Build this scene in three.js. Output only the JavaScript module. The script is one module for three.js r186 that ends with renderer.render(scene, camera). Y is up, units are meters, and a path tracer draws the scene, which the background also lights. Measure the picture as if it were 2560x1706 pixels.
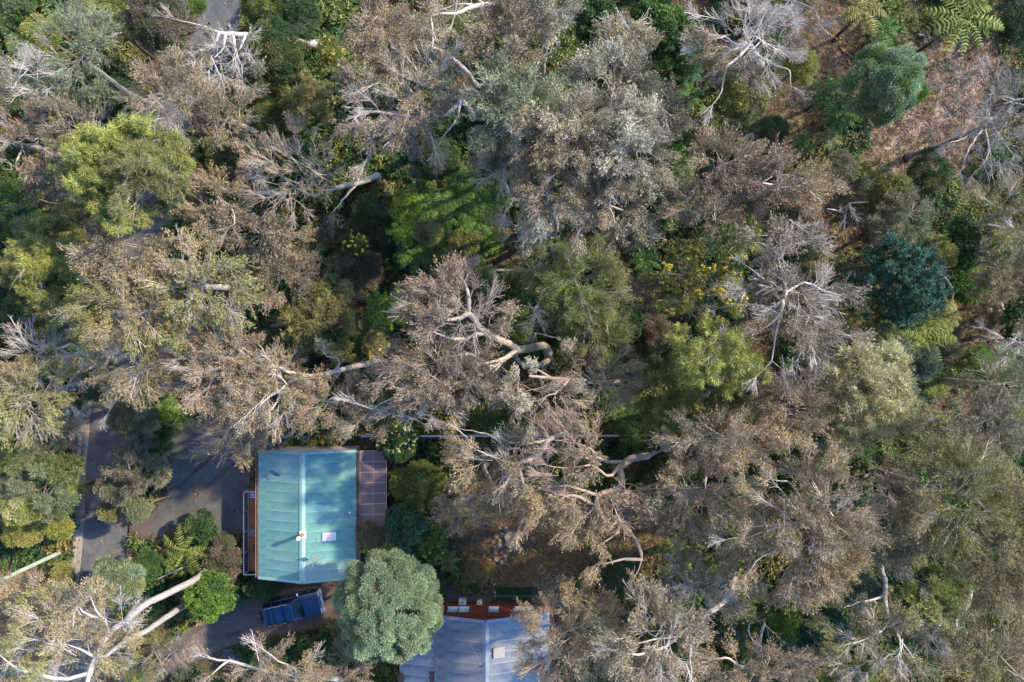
import * as THREE from 'three';
import { Sky } from 'three/addons/objects/Sky.js';
import { RoundedBoxGeometry } from 'three/addons/geometries/RoundedBoxGeometry.js';
import { mergeGeometries, toCreasedNormals } from 'three/addons/utils/BufferGeometryUtils.js';

// ---------------------------------------------------------------- camera, sky, sun, exposure
const DRONE = 54, FOCAL = 1690, PX = 1280, PY = 853;      // flying height in metres; focal length and centre in photo pixels
const scene = new THREE.Scene();
const camera = new THREE.PerspectiveCamera(2 * Math.atan(853 / FOCAL) * 180 / Math.PI, 1024 / 682, 0.5, 2000);
camera.position.set(0, DRONE, 0); camera.up.set(0, 0, -1); camera.lookAt(0, 0, 0);
const SUN = new THREE.Vector3(0.80, 0.62, -0.34).normalize();
const sky = new Sky(); sky.name = 'sky'; sky.scale.setScalar(1500); sky.userData.kind = 'structure';
sky.material.uniforms.sunPosition.value.copy(SUN); sky.material.uniforms.turbidity.value = 3; sky.material.uniforms.rayleigh.value = 0.9;
sky.material.uniforms.mieCoefficient.value = 0.005; sky.material.uniforms.cloudCoverage.value = 0.45; sky.material.uniforms.cloudDensity.value = 0.4;
scene.add(sky); scene.environmentIntensity = 0.3;
const sun = new THREE.DirectionalLight(0xffe3bb, 3.5); sun.position.copy(SUN).multiplyScalar(120); sun.castShadow = true; sun.shadow.radius = 2.2;
Object.assign(sun.shadow.camera, { left: -60, right: 60, top: 60, bottom: -60, near: 1, far: 300 }); sun.shadow.mapSize.set(4096, 4096);
scene.add(sun, sun.target);
const renderer = new THREE.WebGLRenderer({ antialias: true }); renderer.shadowMap.enabled = true;
renderer.toneMapping = THREE.LinearToneMapping; renderer.toneMappingExposure = 2.5;

// ---------------------------------------------------------------- helpers
const V = (x, y, z) => new THREE.Vector3(x, y, z);
const at = (px, py, h = 0) => V((px - PX) * (DRONE - h) / FOCAL, h, (py - PY) * (DRONE - h) / FOCAL);
const mpp = (h) => (DRONE - h) / FOCAL;
function rng(seed) { let s = (seed * 2654435761) >>> 0 || 1; return () => { s = (s + 0x6d2b79f5) | 0; let t = Math.imul(s ^ (s >>> 15), 1 | s); t = (t + Math.imul(t ^ (t >>> 7), 61 | t)) ^ t; return ((t ^ (t >>> 14)) >>> 0) / 4294967296; }; }
const hash2 = (x, y) => { let h = (x * 374761393 + y * 668265263) | 0; h = Math.imul(h ^ (h >>> 13), 1274126177); return ((h ^ (h >>> 16)) >>> 0) / 4294967296; };
function vnoise(x, y) { const i = Math.floor(x), j = Math.floor(y), u = x - i, v = y - j, a = u * u * (3 - 2 * u), b = v * v * (3 - 2 * v); return (hash2(i, j) * (1 - a) + hash2(i + 1, j) * a) * (1 - b) + (hash2(i, j + 1) * (1 - a) + hash2(i + 1, j + 1) * a) * b; }
const fbm = (x, y, n = 4) => { let s = 0, a = 0.5, t = 0; for (let i = 0; i < n; i++) { s += a * vnoise(x, y); t += a; a *= 0.5; x = x * 2.03 + 17.1; y = y * 2.03 + 9.7; } return s / t; };
const clamp = THREE.MathUtils.clamp, lerp = THREE.MathUtils.lerp, sstep = (a, b, x) => { const t = clamp((x - a) / (b - a), 0, 1); return t * t * (3 - 2 * t); };
const C = (r, g, b) => new THREE.Color().setRGB(r, g, b);
const used = {};
function numbered(n) { const k = used[n] = (used[n] ?? -1) + 1; return k ? n + '_' + String(k).padStart(3, '0') : n; }
function thing(name, label, category, p, group, turn = 0) {
  const o = new THREE.Group(); o.name = numbered(name); o.position.copy(p); o.rotation.y = turn;
  o.userData = { label, category }; if (group) o.userData.group = group; scene.add(o); return o;
}
function part(name, geo, mat, parent, kind) { const m = new THREE.Mesh(geo, mat); m.name = name; m.castShadow = m.receiveShadow = true; if (kind) m.userData.kind = kind; parent.add(m); return m; }
function single(name, geo, mat, label, category, group) { const m = part(numbered(name), geo, mat, scene); m.userData = { label, category }; if (group) m.userData.group = group; return m; }
function struct(name, geo, mat) { const m = part(name, geo, mat, scene); m.userData.kind = 'structure'; return m; }
function box(w, h, d, x = 0, y = 0, z = 0, r = 0.01) { const g = r ? new RoundedBoxGeometry(w, h, d, 1, Math.min(r, w / 2.1, h / 2.1, d / 2.1)) : new THREE.BoxGeometry(w, h, d); g.translate(x, y, z); return g; }
const M = (color, roughness = 0.8, extra = {}) => new THREE.MeshStandardMaterial({ color, roughness, ...extra });
const P = (color, roughness = 0.8, extra = {}) => new THREE.MeshPhysicalMaterial({ color, roughness, ...extra });
class MB {                                                   // mesh builder: tubes and faces with colours and uv
  constructor() { this.p = []; this.c = []; this.u = []; this.i = []; }
  v(p, c, u = 0, w = 0) { this.p.push(p.x, p.y, p.z); this.c.push(c.r, c.g, c.b); this.u.push(u, w); return this.p.length / 3 - 1; }
  tube(pts, rad, seg, col) {
    const n = pts.length; let nx = V(1, 0, 0), along = 0; const t = V(), s = V(), q = V();
    t.subVectors(pts[1], pts[0]).normalize(); if (Math.abs(t.x) > 0.8) nx.set(0, 0, 1);
    const start = this.p.length / 3;
    for (let k = 0; k < n; k++) {
      t.subVectors(pts[Math.min(n - 1, k + 1)], pts[Math.max(0, k - 1)]).normalize();
      nx.addScaledVector(t, -nx.dot(t)).normalize(); s.crossVectors(t, nx);
      if (k) along += pts[k].distanceTo(pts[k - 1]);
      const c = typeof col === 'function' ? col(k, n) : col;
      for (let j = 0; j <= seg; j++) { const a = j / seg * 2 * Math.PI; q.copy(pts[k]).addScaledVector(nx, Math.cos(a) * rad[k]).addScaledVector(s, Math.sin(a) * rad[k]); this.v(q, c, j / seg, along); }
    }
    for (let k = 0; k + 1 < n; k++) for (let j = 0; j < seg; j++) { const a = start + k * (seg + 1) + j, b = a + seg + 1; this.i.push(a, a + 1, b, a + 1, b + 1, b); }
    for (const [k, flip] of [[0, 1], [n - 1, 0]]) { const c = this.v(pts[k], typeof col === 'function' ? col(k, n) : col); for (let j = 0; j < seg; j++) { const a = start + k * (seg + 1) + j; flip ? this.i.push(c, a + 1, a) : this.i.push(c, a, a + 1); } }
    return this;
  }
  quad(a, b, c, d, col) { const k = this.v(a, col, 0, 0); this.v(b, col, 1, 0); this.v(c, col, 1, 1); this.v(d, col, 0, 1); this.i.push(k, k + 1, k + 2, k, k + 2, k + 3); return this; }
  tri(a, b, c, col) { const k = this.v(a, col, 0, 0); this.v(b, col, 1, 0); this.v(c, col, .5, 1); this.i.push(k, k + 1, k + 2); return this; }
  geo() { const g = new THREE.BufferGeometry(); g.setAttribute('position', new THREE.Float32BufferAttribute(this.p, 3)); g.setAttribute('color', new THREE.Float32BufferAttribute(this.c, 3)); g.setAttribute('uv', new THREE.Float32BufferAttribute(this.u, 2)); g.setIndex(this.i); g.computeVertexNormals(); return g; }
}
const WHITE = C(1, 1, 1);
const rod = (a, b, r, seg = 6, r2 = r) => new MB().tube([a, b], [r, r2], seg, WHITE).geo();
function tex(w, h, f, srgb = true, metres = 1) {             // f(x, y) -> [r, g, b] linear 0..1 (srgb) or value
  const d = new Uint8Array(w * h * 4), enc = (c) => Math.round(255 * (c <= 0.0031308 ? 12.92 * c : 1.055 * Math.pow(c, 1 / 2.4) - 0.055));
  for (let y = 0, o = 0; y < h; y++) for (let x = 0; x < w; x++, o += 4) { const c = f(x, y); for (let k = 0; k < 3; k++) d[o + k] = srgb ? enc(clamp(c[k], 0, 1)) : clamp(c[k], 0, 1) * 255; d[o + 3] = 255; }
  const t = new THREE.DataTexture(d, w, h); t.magFilter = THREE.LinearFilter; t.minFilter = THREE.LinearFilter; t.wrapS = t.wrapT = THREE.RepeatWrapping; if (srgb) t.colorSpace = THREE.SRGBColorSpace; t.needsUpdate = true;
  if (metres !== 1) t.repeat.set(1 / metres, 1 / metres); return t;
}
function tile(w, cells, n) {                                  // fbm that wraps at w pixels
  return (x, y) => { let s = 0, a = 0.5, t = 0, f = cells; for (let k = 0; k < n; k++) { const X = x / w * f, Y = y / w * f, i = Math.floor(X), j = Math.floor(Y), u = X - i, v = Y - j, aa = u * u * (3 - 2 * u), b = v * v * (3 - 2 * v), hh = (p, q) => hash2(((p % f) + f) % f + k * 57, ((q % f) + f) % f + k * 31); s += a * ((hh(i, j) * (1 - aa) + hh(i + 1, j) * aa) * (1 - b) + (hh(i, j + 1) * (1 - aa) + hh(i + 1, j + 1) * aa) * b); t += a; a *= 0.55; f *= 2; } return s / t; };
}
const g3 = (v) => [v, v, v];
function flat(pts, y, tri) {                                  // horizontal sheet from a pixel outline, uv in metres
  const s = new THREE.Shape(pts.map(([a, b]) => { const p = at(a, b, 0); return new THREE.Vector2(p.x, -p.z); }));
  const g = new THREE.ShapeGeometry(s, 8), p = g.attributes.position, u = new Float32Array(p.count * 2);
  for (let i = 0; i < p.count; i++) { u[2 * i] = p.getX(i); u[2 * i + 1] = p.getY(i); } g.setAttribute('uv', new THREE.BufferAttribute(u, 2)); g.rotateX(-Math.PI / 2); g.translate(0, y, 0); return g;
}
function smooth(pts, n) { return new THREE.CatmullRomCurve3(pts.map(([x, y]) => V(x, 0, y)), false, 'centripetal').getPoints(n).map((p) => [p.x, p.z]); }
function ribbon(line, offA, offB, y0, y1) {                   // strip along a pixel line between two sideways offsets (metres); a box when y1 is given
  const pts = line.map(([a, b]) => at(a, b, 0)), L = [], Rr = [], n = pts.length;
  for (let k = 0; k < n; k++) { const t = V().subVectors(pts[Math.min(n - 1, k + 1)], pts[Math.max(0, k - 1)]).normalize(), s = V(-t.z, 0, t.x); L.push(pts[k].clone().addScaledVector(s, offA)); Rr.push(pts[k].clone().addScaledVector(s, offB)); }
  const m = new MB(), put = (A, B, ya, yb) => { let v = 0; for (let k = 0; k < n; k++) { if (k) v += pts[k].distanceTo(pts[k - 1]); m.v(V(A[k].x, ya, A[k].z), WHITE, 0, v); m.v(V(B[k].x, yb, B[k].z), WHITE, A[k].distanceTo(B[k]) + Math.abs(ya - yb), v); } const b = m.p.length / 3 - 2 * n; for (let k = 0; k + 1 < n; k++) { const a = b + 2 * k; m.i.push(a, a + 2, a + 1, a + 1, a + 2, a + 3); } };
  if (y1 === undefined) put(L, Rr, y0, y0); else { put(L, Rr, y1, y1); put(L, L, y0, y1); put(Rr, Rr, y1, y0); } return m.geo();
}

// ---------------------------------------------------------------- ground, road, drives
const roadLine = smooth([[585, -140], [566, -20], [553, 50], [505, 170], [440, 300], [398, 420], [362, 570], [335, 700], [305, 850], [284, 1000], [274, 1110], [266, 1220], [262, 1330], [252, 1443], [226, 1580], [190, 1720], [160, 1850]], 90);
const roadAt = (py) => { for (let k = 1; k < roadLine.length; k++) if (roadLine[k][1] >= py) { const [a, b] = [roadLine[k - 1], roadLine[k]]; return lerp(a[0], b[0], (py - a[1]) / (b[1] - a[1])); } return 160; };
const drive1 = [[408, 1118], [432, 1062], [470, 1040], [560, 1060], [622, 1120], [628, 1180], [612, 1260], [614, 1332], [546, 1340], [532, 1284], [500, 1296], [452, 1318], [408, 1344], [382, 1342], [318, 1322], [330, 1304], [372, 1298], [402, 1256], [424, 1210], [432, 1160]];
const drive2 = [[874, 1470], [858, 1540], [800, 1560], [700, 1588], [606, 1606], [540, 1630], [470, 1664], [400, 1706], [330, 1760], [240, 1790], [255, 1740], [330, 1678], [400, 1620], [470, 1575], [560, 1525], [640, 1490], [720, 1474], [800, 1466]];
const inPoly = (P, x, y) => { let c = false; for (let i = 0, j = P.length - 1; i < P.length; j = i++) if ((P[i][1] > y) !== (P[j][1] > y) && x < (P[j][0] - P[i][0]) * (y - P[i][1]) / (P[j][1] - P[i][1]) + P[i][0]) c = !c; return c; };
const yards = [[640, 1110, 975, 1462], [1005, 1485, 1400, 1760], [616, 1220, 648, 1432]];
function builtOver(px, py, m = 0) {
  if (Math.abs(px - roadAt(py)) < 62 + m) return true;
  for (const P of [drive1, drive2]) if (inPoly(P, px, py) || (m && (inPoly(P, px + m, py) || inPoly(P, px - m, py) || inPoly(P, px, py + m) || inPoly(P, px, py - m)))) return true;
  return yards.some(([a, b, c, d]) => px > a - m && px < c + m && py > b - m && py < d + m);
}
const TW = 2048, TH = 1366, GX = 110, GZ = 73.4;
const zones = [  // px, py, radius, colour, weight: bare litter, worn lawn, damp soil, grass
  [2330, 260, 190, [.30, .225, .185], 1], [2260, 360, 120, [.30, .22, .18], 1], [2420, 190, 110, [.31, .235, .20], .9], [2090, 520, 110, [.15, .105, .08], 1], [2060, 130, 120, [.17, .12, .085], .9], [1960, 290, 110, [.15, .115, .08], .8],
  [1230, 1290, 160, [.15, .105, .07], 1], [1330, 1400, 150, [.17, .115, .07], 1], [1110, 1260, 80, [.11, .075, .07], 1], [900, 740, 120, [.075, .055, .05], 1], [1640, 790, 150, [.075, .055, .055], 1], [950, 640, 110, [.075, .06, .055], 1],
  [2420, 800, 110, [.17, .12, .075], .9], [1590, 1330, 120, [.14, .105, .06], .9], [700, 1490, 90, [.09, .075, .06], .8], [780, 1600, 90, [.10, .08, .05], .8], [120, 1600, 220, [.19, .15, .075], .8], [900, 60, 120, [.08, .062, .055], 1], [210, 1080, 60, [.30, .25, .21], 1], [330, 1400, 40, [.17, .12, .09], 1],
];
const groundMap = tex(TW, TH, (x, y) => {
  const wx = (x / TW - .5) * GX, wz = (.5 - y / TH) * GZ, px = PX + wx * FOCAL / DRONE, py = PY + wz * FOCAL / DRONE;
  const a = fbm(wx * .16 + 40, wz * .16 + 7, 3), b = fbm(wx * 1.1, wz * 1.1 + 30, 3), c = vnoise(wx * 8, wz * 8), d = vnoise(wx * 3.3 + 5, wz * 3.3);
  let col = [lerp(.06, .11, b), lerp(.052, .085, b), lerp(.036, .055, b)]; const gr = sstep(.45, .6, a); col = [lerp(col[0], .075, gr), lerp(col[1], .085, gr), lerp(col[2], .035, gr)];
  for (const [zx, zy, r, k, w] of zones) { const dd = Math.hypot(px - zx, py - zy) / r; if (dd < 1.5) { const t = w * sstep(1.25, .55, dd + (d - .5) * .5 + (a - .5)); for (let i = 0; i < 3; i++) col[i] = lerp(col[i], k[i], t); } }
  const s = (.55 + .55 * c + .35 * b) * (.85 + .3 * hash2(x, y)); return [col[0] * s, col[1] * s, col[2] * s];
});
groundMap.wrapS = groundMap.wrapT = THREE.MirroredRepeatWrapping;
const n8 = tile(512, 24, 5), roughBump = tex(512, 512, (x, y) => g3(n8(x, y)), false, 6);
const gg = new THREE.PlaneGeometry(700, 700, 2, 2); { const u = gg.attributes.uv, p = gg.attributes.position; for (let i = 0; i < u.count; i++) u.setXY(i, p.getX(i) / GX + .5, p.getY(i) / GZ + .5); gg.rotateX(-Math.PI / 2); }
const groundBump = roughBump.clone(); groundBump.repeat.set(GX / 5, GZ / 5); groundBump.needsUpdate = true;
struct('ground', gg, M(WHITE, 1, { map: groundMap, bumpMap: groundBump, bumpScale: .12 }));
const nd = tile(512, 5, 6), asph = (base, warm) => tex(512, 512, (x, y) => { const v = (.75 + .5 * n8(x, y)) * (.8 + .4 * hash2(x, y)) * (.55 + .9 * nd(x, y)); return [base * v * warm, base * v, base * v * (2 - warm)]; }, true, 6);
const asphaltMat = M(WHITE, .92, { map: asph(.105, .91), bumpMap: roughBump, bumpScale: .01 }), driveMat = M(WHITE, .92, { map: asph(.10, .94), bumpMap: roughBump, bumpScale: .012 });
const trackMat = M(WHITE, .95, { map: tex(512, 512, (x, y) => { const v = (.6 + .8 * nd(x, y)) * (.75 + .5 * hash2(x, y)); return [.118 * v, .098 * v, .096 * v]; }, true, 7), bumpMap: roughBump, bumpScale: .03 });
const concMat = M(WHITE, .9, { map: tex(512, 512, (x, y) => { const v = (.65 + .7 * nd(x, y)) * (.88 + .24 * hash2(x, y)); return [.30 * v, .285 * v, .26 * v]; }, true, 4), bumpMap: roughBump, bumpScale: .008 });
struct('road', ribbon(roadLine, -1.78, 1.78, .012), asphaltMat);
struct('kerb', ribbon(roadLine.filter(([, y]) => y > 930), 2.16, 2.42, 0, .13), concMat);
struct('gutter', ribbon(roadLine.filter(([, y]) => y > 930), 1.72, 2.165, .018), concMat);
struct('gravel_verge', flat([[236, 985], [228, 1040], [222, 1150], [205, 1180], [168, 1160], [182, 1090], [205, 1020]], .006), M(WHITE, .95, { map: tex(256, 256, (x, y) => { const v = .6 + .7 * hash2(x, y) * nd(x * 2, y * 2); return [.34 * v, .28 * v, .235 * v]; }, true, 3), bumpMap: roughBump, bumpScale: .03 }));
struct('driveway', flat(drive1, .009), driveMat);
struct('gravel_track', flat(smooth([...drive2, drive2[0]], 70), .006), trackMat);
struct('driveway_apron', flat([[336, 1290], [372, 1290], [390, 1345], [352, 1390], [334, 1392]], .016), M(WHITE, .95, { map: trackMat.map, bumpMap: roughBump, bumpScale: .02 }));
const tyreMat = M(WHITE, .9, { map: asph(.075, .96) });
for (const o of [-.75, .75]) { const l = smooth([[392, 1330], [440, 1262], [500, 1200], [560, 1150], [590, 1110]], 24); struct(o < 0 ? 'tyre_mark' : 'tyre_mark_001', ribbon(l, o - .12, o + .12, .0135), tyreMat); }
for (const o of [-.8, .8]) { const l = smooth([[420, 1655], [500, 1600], [590, 1558], [660, 1535], [800, 1512]], 24); struct(o < 0 ? 'wheel_track' : 'wheel_track_001', ribbon(l, o - .16, o + .16, .011), M(WHITE, .95, { map: asph(.085, 1.06), bumpMap: roughBump, bumpScale: .02 })); }

// ---------------------------------------------------------------- vegetation builders
const nb = tile(256, 6, 5), barkTex = tex(256, 256, (x, y) => g3(clamp(.45 + .75 * nb(x, y * .5) * (.7 + .5 * hash2(x >> 1, y >> 4)), 0, 1)), true); barkTex.repeat.set(1, .6);
const barkMat = M(WHITE, .85, { vertexColors: true, map: barkTex, bumpMap: barkTex, bumpScale: .02 });
const twigMat = M(WHITE, .85, { vertexColors: true });
const leafMat = P(WHITE, .8, { vertexColors: true, side: THREE.DoubleSide, transmission: .28, thickness: 0, specularIntensity: .35 });
const dryLeafMat = P(WHITE, .8, { vertexColors: true, side: THREE.DoubleSide, specularIntensity: .4 });
const UP = V(0, 1, 0);
function dirOf(R) { const z = R() * 2 - 1, a = R() * 6.283, s = Math.sqrt(1 - z * z); return V(Math.cos(a) * s, z, Math.sin(a) * s); }
function blade(m, p, d, len, w, col, R, bend = .3) {          // one leaf: two folded faces from p along d
  const s = V().crossVectors(d, dirOf(R)).normalize(), n = V().crossVectors(s, d), mid = p.clone().addScaledVector(d, len * .45).addScaledVector(n, len * bend * .3), tip = p.clone().addScaledVector(d, len).addScaledVector(n, -len * bend * .3);
  const a = mid.clone().addScaledVector(s, w / 2), b = mid.clone().addScaledVector(s, -w / 2), k = m.v(p, col); m.v(a, col); m.v(b, col); m.v(tip, col); m.i.push(k, k + 1, k + 2, k + 1, k + 3, k + 2);
}
function sprayGeo(seed, n, rad, len, w, hang, colVar = .25) {
  const R = rng(seed), m = new MB();
  for (let i = 0; i < n; i++) { const d = dirOf(R), p = d.clone().multiplyScalar(rad * Math.cbrt(R()) * .8); d.addScaledVector(V(0, -1, 0), hang).addScaledVector(dirOf(R), .5).normalize(); const c = 1 - colVar / 2 + colVar * R(), y = 1 + (R() - .5) * .2; blade(m, p, d, len * (.7 + .6 * R()), w * (.8 + .4 * R()), C(c * y, c, c / y), R); }
  return m.geo();
}
function streakGeo(seed, n, L, rad, len, w) {                  // leaves strung along a thin twig +Y, all leaning its way
  const R = rng(seed), m = new MB();
  for (let i = 0; i < n; i++) { const t = R(), p = V((R() - .5) * 2 * rad, t * L - L * .3, (R() - .5) * 2 * rad), d = V(0, 1, 0).addScaledVector(dirOf(R), .65).normalize(), c = .84 + .32 * R(), y = 1 + (R() - .5) * .16; blade(m, p, d, len * (.7 + .6 * R()), w * (.8 + .4 * R()), C(c * y, c, c / y), R); }
  return m.geo();
}
function rosetteGeo(seed, n, len, w, open, colVar = .25) {    // leaves round an axis +Y
  const R = rng(seed), m = new MB();
  for (let i = 0; i < n; i++) { const a = i * 2.4 + R() * .6, e = open * Math.sqrt((i + .5) / n), d = V(Math.cos(a) * Math.sin(e), Math.cos(e), Math.sin(a) * Math.sin(e)); const c = 1 - colVar / 2 + colVar * R(); blade(m, d.clone().multiplyScalar(len * .12 * R()), d, len * (.75 + .5 * R()), w, C(c, c, c * (.85 + .3 * R())), R, .5); }
  return m.geo();
}
function twigFanGeo(seed, n = 8) {
  const R = rng(seed), m = new MB(), bend = V((R() - .5) * .3, 0, (R() - .5) * .3), q = (t) => V(bend.x * t * t + Math.sin(t * 9) * .015, t, bend.z * t * t);
  m.tube([q(0), q(.35), q(.7), q(1)], [.011, .009, .007, .004], 3, WHITE);
  for (let i = 0; i < n; i++) { const t = .15 + .8 * i / n + R() * .06, a = q(t), d = V(R() - .5, .55 + .3 * R(), R() - .5).multiplyScalar(2).normalize(), L = (.25 + .3 * R()) * (1.1 - .5 * t), b = a.clone().addScaledVector(d, L * .5).add(V(0, .02, 0)), e = a.clone().addScaledVector(d, L).addScaledVector(dirOf(R), L * .2); m.tube([a, b, e], [.006, .005, .003], 3, WHITE); if (R() < .7) m.tube([b, b.clone().addScaledVector(dirOf(R).addScaledVector(d, 1.2).normalize(), L * .5)], [.005, .003], 3, WHITE); }
  return m.geo();
}
const GEO = {
  gum: [1, 2, 3].map((s) => streakGeo(s, 16, .5, .085, .17, .034)), fine: [4, 5].map((s) => streakGeo(s, 20, .42, .12, .14, .028)),
  feather: [6, 7].map((s) => rosetteGeo(s, 15, .34, .036, 1.25, .4)), needle: [8, 9].map((s) => rosetteGeo(s, 24, .3, .03, 1.5, .35)),
  small: [10, 11].map((s) => sprayGeo(s, 16, .17, .095, .045, -.2)), broad: [12, 13].map((s) => rosetteGeo(s, 10, .19, .075, 1.35)), strap: [14, 15].map((s) => rosetteGeo(s, 12, .6, .05, 1.2)), big: [16, 17].map((s) => rosetteGeo(s, 9, .27, .1, 1.45)),
  twig: [20, 21, 22].map((s) => twigFanGeo(s)),
};
const puffGeo = (() => { const R = rng(77), a = []; for (let i = 0; i < 9; i++) { const d = dirOf(R).multiplyScalar(.09), g = new THREE.IcosahedronGeometry(.045 + .02 * R(), 0); g.translate(d.x, d.y, d.z); const c = new Float32Array(g.attributes.position.count * 3).fill(.85 + .3 * R()); g.setAttribute('color', new THREE.BufferAttribute(c, 3)); a.push(g); } return mergeGeometries(a); })();
class Scatter {                                                // copies of one geometry as one named InstancedMesh
  constructor() { this.m = []; this.c = []; }
  add(p, q, s, col) { this.m.push(new THREE.Matrix4().compose(p, q, s.isVector3 ? s : V(s, s, s))); this.c.push(col); }
  build(name, geo, mat, parent, origin) { if (!this.m.length) return; const im = new THREE.InstancedMesh(geo, mat, this.m.length), T = new THREE.Matrix4(); this.m.forEach((m, i) => { m.elements[12] -= origin.x; m.elements[13] -= origin.y; m.elements[14] -= origin.z; im.setMatrixAt(i, m); im.setColorAt(i, this.c[i]); }); im.name = name; im.userData.kind = 'stuff'; im.castShadow = im.receiveShadow = true; parent.add(im); return im; }
}
const qTo = (d, R) => { const q = new THREE.Quaternion().setFromUnitVectors(UP, d); return q.multiply(new THREE.Quaternion().setFromAxisAngle(UP, R() * 6.283)); };
const qRand = (R) => new THREE.Quaternion(R() - .5, R() - .5, R() - .5, R() - .5).normalize();
const jit = (c, R, v = .25, hue = .12) => { const k = 1 - v / 2 + v * R(), h = 1 + (R() - .5) * hue; return C(c[0] * k * h, c[1] * k, c[2] * k / h); };
const mix3 = (a, b, t) => [lerp(a[0], b[0], t), lerp(a[1], b[1], t), lerp(a[2], b[2], t)];

// Colours of foliage (real-world base colours) and bark
const LEAF = { tan: [.272, .224, .146], gold: [.290, .238, .130], pink: [.262, .205, .148], silver: [.360, .340, .250], grey: [.205, .195, .135], dusk: [.185, .160, .118], olive: [.225, .225, .085], ogreen: [.175, .220, .060], green: [.082, .165, .046], dark: [.052, .110, .042], teal: [.055, .140, .100], bright: [.135, .245, .042], lime: [.330, .360, .095], sage: [.215, .260, .150], mint: [.235, .340, .215], cream: [.480, .465, .265], yellow: [.500, .420, .070], rust: [.24, .13, .06], blue: [.115, .175, .135] };
const BARK = { pale: [[.31, .26, .205], [.47, .41, .34]], white: [[.41, .37, .335], [.56, .52, .48]], pink: [[.28, .21, .165], [.46, .37, .31]], brown: [[.17, .125, .09], [.28, .22, .17]], grey: [[.22, .20, .18], [.36, .34, .32]], dark: [[.07, .055, .045], [.14, .115, .095]] };

let seedNo = 100;
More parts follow.
